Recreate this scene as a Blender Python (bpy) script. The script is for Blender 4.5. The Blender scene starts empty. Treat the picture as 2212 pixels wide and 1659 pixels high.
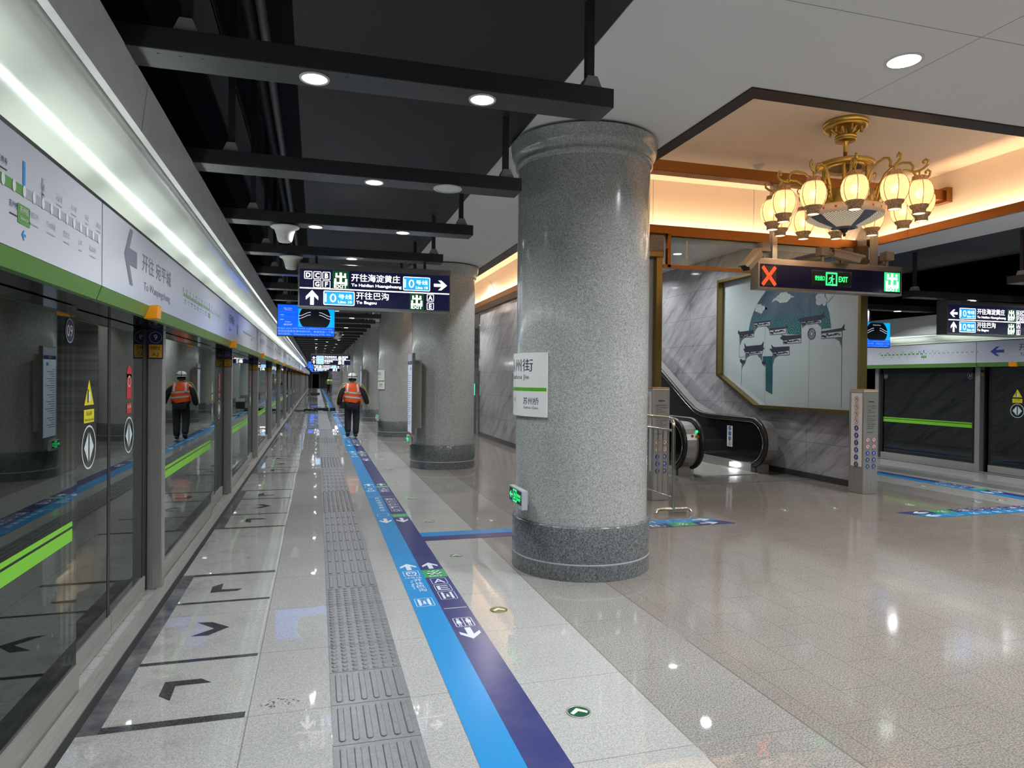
import bpy, bmesh, math, random
from mathutils import Vector, Matrix
random.seed(7)
S = bpy.context.scene
C = S.collection
PI = math.pi
# ------------------------------------------------------------------ camera, world, exposure
cam = bpy.data.objects.new('camera', bpy.data.cameras.new('camera')); C.objects.link(cam)
cam.data.sensor_width = 36.0; cam.data.lens = 36.0*1470.18/2212; cam.data.clip_start = 0.05; cam.data.clip_end = 400
cam.matrix_world = Matrix(((0.96110684, -0.00701907, -0.27608762, 0.0), (-0.27601761, 0.00952857, -0.96110535, 0.0),
                           (0.00937679, 0.99992997, 0.00722059, 1.65), (0, 0, 0, 1)))
S.camera = cam
S.view_settings.view_transform = 'Standard'; S.view_settings.look = 'None'
S.view_settings.exposure = 0.0; S.view_settings.gamma = 1.0; S.view_settings.use_curve_mapping = False
W = bpy.data.worlds.new('world'); S.world = W; W.use_nodes = True
W.node_tree.nodes['Background'].inputs[0].default_value = (0.6, 0.66, 0.75, 1); W.node_tree.nodes['Background'].inputs[1].default_value = 0.0
S.cycles.use_denoising = True; S.cycles.max_bounces = 9; S.cycles.diffuse_bounces = 5; S.cycles.glossy_bounces = 5
S.cycles.transparent_max_bounces = 12; S.cycles.caustics_reflective = False; S.cycles.caustics_refractive = False
S.cycles.sample_clamp_indirect = 4.0; S.cycles.use_light_tree = True
COOL = (0.93, 0.97, 1.0); WARM = (1.0, 0.64, 0.37)
P_DOWN, P_WHITE, P_HALL, P_COVE, P_LANT = 17.0, 80.0, 30.0, 8.5, 0.9

def area(name, loc, size, power, color, direction=(0, 0, -1), size_y=None, spread=PI, parent=None, along=None):
    l = bpy.data.lights.new(name, 'AREA'); l.energy = power; l.color = color; l.spread = spread
    if size_y: l.shape = 'RECTANGLE'; l.size = size; l.size_y = size_y
    else: l.shape = 'DISK'; l.size = size
    o = bpy.data.objects.new(name, l); C.objects.link(o)
    o.rotation_euler = Vector(direction).to_track_quat('-Z', 'Y').to_euler(); o.location = loc
    if along:
        z = -Vector(direction).normalized(); x = Vector(along); x = (x-z*x.dot(z)).normalized(); y = z.cross(x)
        o.rotation_euler = Matrix((x, y, z)).transposed().to_euler()
    if parent: o.parent = parent
    return o

# ------------------------------------------------------------------ materials
MATS = {}
def nmat(name):
    m = bpy.data.materials.new(name); m.use_nodes = True; MATS[name] = m
    nt = m.node_tree; return m, nt, nt.nodes['Principled BSDF']
def mat(name, col, rough=0.5, metal=0.0, emit=None, es=0.0, spec=0.5, sample=False):
    m, nt, b = nmat(name)
    b.inputs['Base Color'].default_value = (*col, 1); b.inputs['Roughness'].default_value = rough
    b.inputs['Metallic'].default_value = metal; b.inputs['Specular IOR Level'].default_value = spec
    if emit is not None:
        b.inputs['Emission Color'].default_value = (*emit, 1); b.inputs['Emission Strength'].default_value = es
        if not sample: m.cycles.emission_sampling = 'NONE'
    return m
def node(nt, t, **kw):
    n = nt.nodes.new(t)
    for k, v in kw.items():
        if k.startswith('i_'):
            key = k[2:]; n.inputs[int(key) if key.isdigit() else key.replace('_', ' ')].default_value = v
        else: setattr(n, k, v)
    return n
def mth(nt, op, a, b=None, c=None):
    n = nt.nodes.new('ShaderNodeMath'); n.operation = op
    for i, x in enumerate((a, b, c)):
        if x is None: continue
        if isinstance(x, (int, float)): n.inputs[i].default_value = x
        else: nt.links.new(x, n.inputs[i])
    return n.outputs[0]
def mixc(nt, f, a, b, mode='MIX'):
    n = nt.nodes.new('ShaderNodeMix'); n.data_type = 'RGBA'; n.blend_type = mode
    for i, x in ((0, f), (6, a), (7, b)):
        if isinstance(x, (int, float)): n.inputs[i].default_value = x
        elif isinstance(x, tuple): n.inputs[i].default_value = (*x, 1)
        else: nt.links.new(x, n.inputs[i])
    return n.outputs[2]
def ramp(nt, f, stops):
    n = nt.nodes.new('ShaderNodeValToRGB'); e = n.color_ramp.elements
    while len(e) < len(stops): e.new(0.5)
    for i, (p, c) in enumerate(stops):
        e[i].position = p; e[i].color = (c, c, c, 1) if isinstance(c, (int, float)) else (*c, 1)
    nt.links.new(f, n.inputs[0]); return n.outputs[0]
def noise(nt, vec, scale, detail=3, rough=0.5, dist=0.0):
    n = node(nt, 'ShaderNodeTexNoise'); n.inputs['Scale'].default_value = scale; n.inputs['Detail'].default_value = detail
    n.inputs['Roughness'].default_value = rough; n.inputs['Distortion'].default_value = dist
    if vec is not None: nt.links.new(vec, n.inputs['Vector'])
    return n.outputs[0]
def pos(nt): return nt.nodes.new('ShaderNodeNewGeometry').outputs['Position']
def mapv(nt, v, scale=(1, 1, 1), rot=(0, 0, 0), loc=(0, 0, 0)):
    n = nt.nodes.new('ShaderNodeMapping'); nt.links.new(v, n.inputs[0])
    n.inputs['Scale'].default_value = scale; n.inputs['Rotation'].default_value = rot; n.inputs['Location'].default_value = loc
    return n.outputs[0]
def sep(nt, v):
    n = nt.nodes.new('ShaderNodeSeparateXYZ'); nt.links.new(v, n.inputs[0]); return n.outputs
def comb(nt, x, y, z):
    n = nt.nodes.new('ShaderNodeCombineXYZ')
    for i, q in enumerate((x, y, z)):
        if isinstance(q, (int, float)): n.inputs[i].default_value = q
        else: nt.links.new(q, n.inputs[i])
    return n.outputs[0]
def granite(name, col, rough, contrast=0.5, scale=95, bump=0.0):
    m, nt, b = nmat(name); p = pos(nt)
    n1 = noise(nt, p, scale, 2, 0.6); n2 = noise(nt, p, scale*0.42, 2, 0.5); n3 = noise(nt, p, 2.2, 3)
    s = ramp(nt, n1, [(0.36, 1-contrast), (0.5, 1.0), (0.66, 1+contrast*0.55)])
    s2 = ramp(nt, n2, [(0.35, 1-contrast*0.35), (0.65, 1+contrast*0.25)])
    s3 = ramp(nt, n3, [(0.3, 0.95), (0.7, 1.05)])
    c = mixc(nt, 1.0, col, s, 'MULTIPLY'); c = mixc(nt, 1.0, c, s2, 'MULTIPLY'); c = mixc(nt, 1.0, c, s3, 'MULTIPLY')
    nt.links.new(c, b.inputs['Base Color']); b.inputs['Roughness'].default_value = rough
    return m
# floor: pale granite bands along both platform edges, brown grey granite hall between them
def floor_material():
    m, nt, b = nmat('polished_granite_floor'); p = pos(nt); x, y, z = sep(nt, p)
    hall = mth(nt, 'MULTIPLY', mth(nt, 'GREATER_THAN', x, 1.66), mth(nt, 'LESS_THAN', x, 9.08))
    inner = mth(nt, 'MULTIPLY', mth(nt, 'GREATER_THAN', x, 2.275), mth(nt, 'LESS_THAN', x, 8.46))
    n1 = noise(nt, p, 120, 2, 0.6); n2 = noise(nt, p, 45, 2, 0.5); n3 = noise(nt, p, 1.3, 4, 0.6)
    sp_l = ramp(nt, n1, [(0.36, 0.72), (0.5, 1.0), (0.68, 1.14)]); sp_h = ramp(nt, n1, [(0.36, 0.55), (0.5, 1.0), (0.66, 1.35)])
    lo = ramp(nt, n2, [(0.35, 0.93), (0.65, 1.06)]); big = ramp(nt, n3, [(0.3, 0.93), (0.7, 1.06)])
    light = mixc(nt, 1.0, (0.40, 0.40, 0.385), sp_l, 'MULTIPLY')
    hallc = mixc(nt, inner, (0.272, 0.258, 0.24), (0.235, 0.21, 0.19)); hallc = mixc(nt, 1.0, hallc, sp_h, 'MULTIPLY')
    col = mixc(nt, hall, light, hallc); col = mixc(nt, 1.0, col, lo, 'MULTIPLY'); col = mixc(nt, 1.0, col, big, 'MULTIPLY')
    # construction dust and scuffs near the platform edge
    near = mth(nt, 'MULTIPLY', ramp(nt, mth(nt, 'MULTIPLY_ADD', x, -1.0, -0.3), [(0.0, 0.0), (0.8, 1.0)]), ramp(nt, noise(nt, p, 5.0, 5, 0.65, 0.6), [(0.5, 0.0), (0.72, 0.75)]))
    col = mixc(nt, near, col, (0.20, 0.17, 0.14))
    # joints
    fr = mth(nt, 'FRACT', mth(nt, 'MULTIPLY_ADD', y, 1/0.79, -3.51/0.79+40)); jl = mth(nt, 'LESS_THAN', fr, 0.0055)
    def band(x0, w): return mth(nt, 'LESS_THAN', mth(nt, 'ABSOLUTE', mth(nt, 'SUBTRACT', x, x0)), w)
    jx = mth(nt, 'MAXIMUM', band(-0.31, 0.003), mth(nt, 'MAXIMUM', band(1.66, 0.004), mth(nt, 'MAXIMUM', band(2.275, 0.006), mth(nt, 'MAXIMUM', band(9.08, 0.004), band(8.46, 0.004)))))
    br = node(nt, 'ShaderNodeTexBrick'); nt.links.new(comb(nt, y, x, 0.0), br.inputs['Vector'])
    br.inputs['Scale'].default_value = 1.0; br.inputs['Brick Width'].default_value = 0.6; br.inputs['Row Height'].default_value = 0.3
    br.inputs['Mortar Size'].default_value = 0.0022; br.inputs['Mortar Smooth'].default_value = 0.0
    br.offset = 0.5
    jb = mth(nt, 'MULTIPLY', br.outputs['Fac'], inner)
    j = mth(nt, 'MAXIMUM', mth(nt, 'MAXIMUM', mth(nt, 'MULTIPLY', jl, mth(nt, 'SUBTRACT', 1.0, inner)), jx), jb)
    col = mixc(nt, mth(nt, 'MULTIPLY', j, 0.62), col, (0.10, 0.088, 0.078))
    nt.links.new(col, b.inputs['Base Color']); b.inputs['Specular IOR Level'].default_value = 0.36
    rg = ramp(nt, noise(nt, p, 3.0, 4, 0.6), [(0.3, 0.012), (0.75, 0.045)])
    rgh = mth(nt, 'ADD', rg, mth(nt, 'MULTIPLY', inner, 0.06))
    nt.links.new(mth(nt, 'MAXIMUM', rgh, mth(nt, 'MULTIPLY', j, 0.16)), b.inputs['Roughness'])
    # each slab tilts a hair, so reflected lines break at the joints
    wn = node(nt, 'ShaderNodeTexWhiteNoise', noise_dimensions='2D')
    nt.links.new(comb(nt, mth(nt, 'FLOOR', mth(nt, 'MULTIPLY', x, 1.25)), mth(nt, 'FLOOR', mth(nt, 'MULTIPLY_ADD', y, 1/0.79, -3.51/0.79+40)), 0.0), wn.inputs['Vector'])
    off = node(nt, 'ShaderNodeVectorMath', operation='SUBTRACT'); nt.links.new(wn.outputs['Color'], off.inputs[0]); off.inputs[1].default_value = (0.5, 0.5, 0.5)
    sc = node(nt, 'ShaderNodeVectorMath', operation='SCALE'); nt.links.new(off.outputs[0], sc.inputs[0]); sc.inputs['Scale'].default_value = 0.007
    ge = nt.nodes.new('ShaderNodeNewGeometry'); ad = node(nt, 'ShaderNodeVectorMath', operation='ADD')
    nt.links.new(ge.outputs['Normal'], ad.inputs[0]); nt.links.new(sc.outputs[0], ad.inputs[1])
    nm = node(nt, 'ShaderNodeVectorMath', operation='NORMALIZE'); nt.links.new(ad.outputs[0], nm.inputs[0])
    nt.links.new(nm.outputs[0], b.inputs['Normal'])
    return m
def marble(name, axis):
    m, nt, b = nmat(name); p = pos(nt); x, y, z = sep(nt, p); h = y if axis == 'y' else x
    v = comb(nt, h, z, 0.0)
    st = mapv(nt, mapv(nt, v, rot=(0, 0, math.radians(36 if axis == 'y' else -36))), (0.75, 4.6, 1.0))
    n1 = noise(nt, st, 1.1, 6, 0.62, 0.7); n2 = noise(nt, st, 3.2, 5, 0.6, 0.5)
    c = ramp(nt, n1, [(0.30, (0.21, 0.205, 0.22)), (0.46, (0.34, 0.33, 0.345)), (0.6, (0.40, 0.39, 0.40)), (0.8, (0.47, 0.46, 0.47))])
    vein = ramp(nt, n2, [(0.34, 0.78), (0.46, 1.0), (0.75, 1.05)])
    c = mixc(nt, 1.0, c, vein, 'MULTIPLY')
    br = node(nt, 'ShaderNodeTexBrick'); nt.links.new(mapv(nt, v, loc=(0.4, 0.586, 0)), br.inputs['Vector'])
    br.inputs['Scale'].default_value = 1.0; br.inputs['Brick Width'].default_value = 1.28; br.inputs['Row Height'].default_value = 0.603
    br.inputs['Mortar Size'].default_value = 0.0035; br.inputs['Mortar Smooth'].default_value = 0.0; br.offset = 0.0
    c = mixc(nt, mth(nt, 'MULTIPLY', br.outputs['Fac'], 0.75), c, (0.10, 0.10, 0.11))
    nt.links.new(c, b.inputs['Base Color']); b.inputs['Roughness'].default_value = 0.09
    return m
def glass(name, tint, ior):
    m = bpy.data.materials.new(name); m.use_nodes = True; MATS[name] = m; nt = m.node_tree; nt.nodes.clear()
    out = node(nt, 'ShaderNodeOutputMaterial'); tr = node(nt, 'ShaderNodeBsdfTransparent'); tr.inputs[0].default_value = (*tint, 1)
    gl = node(nt, 'ShaderNodeBsdfGlossy'); gl.inputs['Roughness'].default_value = 0.012; gl.inputs[0].default_value = (0.93, 1.0, 0.96, 1)
    fr = node(nt, 'ShaderNodeFresnel'); fr.inputs[0].default_value = ior; mx = node(nt, 'ShaderNodeMixShader')
    nt.links.new(fr.outputs[0], mx.inputs[0]); nt.links.new(tr.outputs[0], mx.inputs[1]); nt.links.new(gl.outputs[0], mx.inputs[2])
    nt.links.new(mx.outputs[0], out.inputs[0]); return m
def brushed(name, col, rough, axis=2, metal=1.0):
    m, nt, b = nmat(name); p = pos(nt); sc = [140, 140, 140]; sc[axis] = 3
    n = noise(nt, mapv(nt, p, tuple(sc)), 1.0, 3, 0.6); c = mixc(nt, 1.0, col, ramp(nt, n, [(0.3, 0.86), (0.7, 1.1)]), 'MULTIPLY')
    nt.links.new(c, b.inputs['Base Color']); b.inputs['Metallic'].default_value = metal; b.inputs['Roughness'].default_value = rough
    return m
def dusty(name, col, rough, amount=0.3, dust=(0.3, 0.3, 0.3), spec=0.4):
    m, nt, b = nmat(name); p = pos(nt)
    f = ramp(nt, noise(nt, p, 4.0, 5, 0.65), [(0.42, 0.0), (0.8, amount)])
    nt.links.new(mixc(nt, f, col, dust), b.inputs['Base Color']); b.inputs['Roughness'].default_value = rough
    b.inputs['Specular IOR Level'].default_value = spec; return m

FLOOR = floor_material()
COLG = granite('grey_granite_shaft', (0.405, 0.412, 0.40), 0.16, 0.44, 135)
COLB = granite('dark_granite_base', (0.15, 0.16, 0.165), 0.16, 0.6, 100)
KERBD = dusty('dusty_dark_granite', (0.075, 0.075, 0.085), 0.16, 0.75, (0.27, 0.255, 0.24))
KERB = granite('dark_granite_inlay', (0.055, 0.055, 0.062), 0.13, 0.5, 120)
MARX = marble('grey_marble_side', 'y'); MARY = marble('grey_marble_front', 'x')
WHITE = dusty('white_ceiling_paint', (0.76, 0.75, 0.735), 0.7, 0.10, (0.55, 0.53, 0.51))
CREAM = mat('cream_recess_paint', (0.74, 0.66, 0.56), 0.65)
BLACK = dusty('black_ceiling_paint', (0.020, 0.020, 0.023), 0.6, 0.10, (0.06, 0.06, 0.07))
BEAMM = dusty('black_beam_steel', (0.026, 0.026, 0.029), 0.42, 0.22, (0.07, 0.07, 0.075))
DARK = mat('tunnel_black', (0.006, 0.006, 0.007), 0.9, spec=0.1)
COPPER = brushed('copper_trim', (0.34, 0.155, 0.05), 0.38, 1)
BRONZE_SHADE = brushed('bronze_and_shaded_copper', (0.085, 0.055, 0.042), 0.42, 1)  # also the shaded tone of the copper lips, put into the colour
GOLD = brushed('antique_gold_metal', (0.31, 0.23, 0.085), 0.36, 2)
BRASS = mat('polished_brass', (0.50, 0.385, 0.115), 0.28, 1.0)
STEEL = brushed('brushed_steel', (0.50, 0.49, 0.47), 0.36, 2, 0.75)
STEELY = brushed('brushed_sill_steel', (0.52, 0.50, 0.475), 0.40, 1, 0.65)
SIGNST = brushed('sign_case_steel', (0.34, 0.33, 0.32), 0.34, 0)
CHROME = mat('polished_steel_tube', (0.62, 0.60, 0.56), 0.16, 1.0)
DGLASS = glass('screen_door_glass', (0.42, 0.44, 0.44), 1.95)
CGLASS = glass('clear_glass', (0.86, 0.91, 0.92), 1.38)
PANELW = mat('white_enamel_panel', (0.60, 0.62, 0.68), 0.28)
GREENP = mat('green_enamel_band', (0.12, 0.27, 0.055), 0.3)
BULK = dusty('grey_bulkhead_panel', (0.80, 0.80, 0.79), 0.22, 0.18, (0.24, 0.24, 0.24))
COVEM = dusty('white_cove_panel', (0.72, 0.75, 0.69), 0.13, 0.12, (0.55, 0.55, 0.48))
TUBEM = mat('fluorescent_tube_glow', (0.9, 0.9, 0.9), 0.4, emit=(0.90, 1.0, 0.93), es=17.0, sample=True)
LENS = mat('downlight_lens_glow', (0.9, 0.9, 0.9), 0.4, emit=(0.96, 0.98, 1.0), es=14.0)
OFFL = mat('unlit_white_lens', (0.72, 0.74, 0.70), 0.5)
WPLAST = mat('white_plastic', (0.68, 0.67, 0.63), 0.4)
GPLAST = mat('grey_plastic', (0.30, 0.29, 0.28), 0.45)
BPLAST = mat('black_rubber', (0.012, 0.012, 0.013), 0.35)
BPANEL = mat('black_glossy_panel', (0.010, 0.011, 0.013), 0.10)
NAVY = mat('navy_sign_face', (0.006, 0.007, 0.035), 0.25, emit=(0.01, 0.012, 0.06), es=0.5)
SW = mat('lit_white_lettering', (0.9, 0.9, 0.9), 0.4, emit=(1.0, 0.97, 1.0), es=2.2)
SBLUE = mat('lit_sky_blue', (0.05, 0.4, 0.8), 0.4, emit=(0.02, 0.40, 0.92), es=1.0)
SGREEN = mat('lit_dark_green', (0.01, 0.12, 0.03), 0.4, emit=(0.01, 0.10, 0.03), es=0.5)
SGREENB = mat('lit_bright_green', (0.05, 0.6, 0.2), 0.4, emit=(0.02, 0.62, 0.20), es=1.2)
LEDG = mat('green_led', (0.05, 0.6, 0.2), 0.4, emit=(0.03, 0.95, 0.22), es=1.6)
LEDR = mat('red_led', (0.6, 0.05, 0.02), 0.4, emit=(1.0, 0.045, 0.012), es=1.6)
LEDK = mat('led_matrix_off', (0.03, 0.014, 0.012), 0.4)
SCRB = mat('screen_blue', (0, 0.1, 0.5), 0.3, emit=(0.0, 0.10, 0.86), es=1.0)
SCRC = mat('screen_cyan', (0, 0.3, 0.6), 0.3, emit=(0.0, 0.42, 0.90), es=1.0)
SCRK = mat('screen_black', (0.003, 0.003, 0.01), 0.3)
SCRW = mat('screen_white', (0.8, 0.8, 0.8), 0.3, emit=(0.62, 0.72, 1.0), es=0.9)
SCRL = mat('screen_pale_blue', (0.3, 0.5, 0.8), 0.3, emit=(0.20, 0.42, 0.95), es=0.9)
TXNAVY = mat('navy_print', (0.012, 0.016, 0.07), 0.5)
TXGREY = mat('grey_print', (0.20, 0.21, 0.27), 0.5)
TXLGREY = mat('pale_grey_print', (0.38, 0.40, 0.46), 0.5)
TXGREEN = mat('green_print', (0.10, 0.30, 0.06), 0.5)
TXBLUE = mat('blue_print', (0.02, 0.26, 0.62), 0.5)
TXWHITE = mat('white_print', (0.74, 0.76, 0.77), 0.4)
TXBLACK = mat('black_print', (0.02, 0.02, 0.02), 0.5)
TXRED = mat('red_print', (0.55, 0.03, 0.03), 0.5)
TXYEL = mat('yellow_print', (0.72, 0.62, 0.01), 0.5)
TXAMB = mat('amber_print', (0.66, 0.36, 0.03), 0.5)
TXMINT = mat('frosted_white_print', (0.62, 0.72, 0.70), 0.5)
LIME = mat('lime_green_film', (0.20, 0.58, 0.03), 0.45)
FBLUE = dusty('sky_blue_floor_film', (0.012, 0.235, 0.56), 0.24, 0.18, (0.05, 0.20, 0.42))
FNAVY = dusty('navy_floor_film', (0.028, 0.034, 0.155), 0.24, 0.4, (0.09, 0.09, 0.17))
FGREEN = mat('green_floor_film', (0.03, 0.30, 0.09), 0.3)
FWHITE = mat('white_floor_print', (0.60, 0.64, 0.68), 0.35)
TACT = granite('grey_tactile_tile', (0.155, 0.158, 0.165), 0.33, 0.18, 60)
ORANGE = mat('orange_plastic', (0.80, 0.30, 0.01), 0.35, emit=(0.9, 0.3, 0.0), es=0.12)

# ------------------------------------------------------------------ mesh helpers
class MB:
    def __init__(s): s.v = []; s.f = []; s.m = []; s.mats = []; s.sm = []
    def mi(s, m):
        if m not in s.mats: s.mats.append(m)
        return s.mats.index(m)
    def add(s, vs, fs, m, smooth=False):
        o = len(s.v); s.v += [tuple(v) for v in vs]; k = s.mi(m)
        for f in fs: s.f.append([i+o for i in f]); s.m.append(k); s.sm.append(smooth)
    def box(s, x0, x1, y0, y1, z0, z1, m):
        v = [(x, y, z) for z in (z0, z1) for y in (y0, y1) for x in (x0, x1)]
        s.add(v, [(0, 2, 3, 1), (4, 5, 7, 6), (0, 1, 5, 4), (2, 6, 7, 3), (0, 4, 6, 2), (1, 3, 7, 5)], m)
    def bbox(s, x0, x1, y0, y1, z0, z1, m, b=0.006):
        bm = bmesh.new(); bmesh.ops.create_cube(bm, size=1.0)
        for v in bm.verts: v.co = (x0+(v.co.x+.5)*(x1-x0), y0+(v.co.y+.5)*(y1-y0), z0+(v.co.z+.5)*(z1-z0))
        bmesh.ops.bevel(bm, geom=bm.edges[:], offset=b, segments=2, affect='EDGES', profile=0.6)
        s.addbm(bm, m)
    def addbm(s, bm, m, smooth=False):
        bm.verts.index_update()
        s.add([v.co[:] for v in bm.verts], [[v.index for v in f.verts] for f in bm.faces], m, smooth); bm.free()
    def prism(s, pts, fn, d0, d1, m):      # 2-D outline swept from depth d0 to d1; fn(a, b, d) -> point
        n = len(pts); v = [fn(a, b, d0) for a, b in pts]+[fn(a, b, d1) for a, b in pts]
        s.add(v, [list(range(n))[::-1], list(range(n, 2*n))]+[(i, (i+1) % n, n+(i+1) % n, n+i) for i in range(n)], m)
    def sheet(s, pts, fn, d0, d1, m, smooth=False):      # open polyline swept
        n = len(pts); v = [fn(a, b, d0) for a, b in pts]+[fn(a, b, d1) for a, b in pts]
        s.add(v, [(i, i+1, n+i+1, n+i) for i in range(n-1)], m, smooth)
    def lathe(s, prof, m, c=(0, 0, 0), seg=32, smooth=True, cap=True):
        n = len(prof); v = []
        for i in range(seg):
            a = 2*PI*i/seg
            for r, z in prof: v.append((c[0]+r*math.cos(a), c[1]+r*math.sin(a), c[2]+z))
        f = [(i*n+j, ((i+1) % seg)*n+j, ((i+1) % seg)*n+j+1, i*n+j+1) for i in range(seg) for j in range(n-1)]
        s.add(v, f, m, smooth)
        if cap:
            for j, flip in ((0, True), (n-1, False)):
                if prof[j][0] > 1e-5:
                    vs = [v[i*n+j] for i in range(seg)]; s.add(vs, [list(range(seg))[::-1] if flip else list(range(seg))], m)
    def tube(s, pts, r, m, seg=8, flat=(1, 1), up=(0, 0, 1), cap=True, closed=False):
        pts = [Vector(p) for p in pts]; n = len(pts); rr = r if isinstance(r, (list, tuple)) else [r]*n; v = []
        t0 = None; U = None
        for i, p in enumerate(pts):
            if closed: t = (pts[(i+1) % n]-pts[i-1])
            else: t = (pts[min(i+1, n-1)]-pts[max(i-1, 0)])
            t = t.normalized() if t.length > 1e-9 else Vector((0, 0, 1))
            if U is None:
                u0 = Vector(up)
                if abs(u0.dot(t)) > 0.95: u0 = Vector((1, 0, 0))
                U = (u0-t*u0.dot(t)).normalized()
            else:
                U = (U-t*U.dot(t)); U = U.normalized() if U.length > 1e-6 else Vector((1, 0, 0))
            B = t.cross(U)
            for k in range(seg):
                a = 2*PI*k/seg; v.append(tuple(p+U*(rr[i]*flat[0]*math.cos(a))+B*(rr[i]*flat[1]*math.sin(a))))
        q = n if closed else n-1
        f = [(i*seg+k, i*seg+(k+1) % seg, ((i+1) % n)*seg+(k+1) % seg, ((i+1) % n)*seg+k) for i in range(q) for k in range(seg)]
        s.add(v, f, m, True)
        if cap and not closed:
            s.add(v[:seg], [list(range(seg))[::-1]], m); s.add(v[-seg:], [list(range(seg))], m)
    def cyl(s, p0, p1, r, m, seg=16): s.tube([p0, p1], r, m, seg)
    def build(s, name, parent=None, loc=None):
        me = bpy.data.meshes.new(name); me.from_pydata(s.v, [], s.f)
        for m in s.mats: me.materials.append(m)
        me.polygons.foreach_set('material_index', s.m); me.polygons.foreach_set('use_smooth', s.sm); me.update()
        o = bpy.data.objects.new(name, me); C.objects.link(o)
        if parent is not None: o.parent = parent
        if loc: o.location = loc
        return o
def tag(o, label, cat, group=None, kind=None):
    o['label'] = label; o['category'] = cat
    if group: o['group'] = group
    o['kind'] = kind or 'thing'
    return o
def thing(name, label, cat, loc=(0, 0, 0), group=None, rotz=0.0):
    o = bpy.data.objects.new(name, None); C.objects.link(o); o.location = loc; o.rotation_euler = (0, 0, rotz)
    o.empty_display_size = 0.2
    return tag(o, label, cat, group)
def struct(o): o['kind'] = 'structure'; return o
def dup(root, loc=None, label=None, group=None, rotz=None):
    r = root.copy(); C.objects.link(r)
    if loc is not None: r.location = loc
    if rotz is not None: r.rotation_euler = (0, 0, rotz)
    if label: r['label'] = label
    if group: r['group'] = group
    for ch in list(root.children):
        c = ch.copy(); C.objects.link(c); c.parent = r
        for g in list(ch.children):
            d = g.copy(); C.objects.link(d); d.parent = c
    return r
ORD = 'nearest second third fourth fifth sixth seventh eighth ninth tenth eleventh twelfth thirteenth fourteenth'.split()
def nth(k): return ORD[k]
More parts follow.
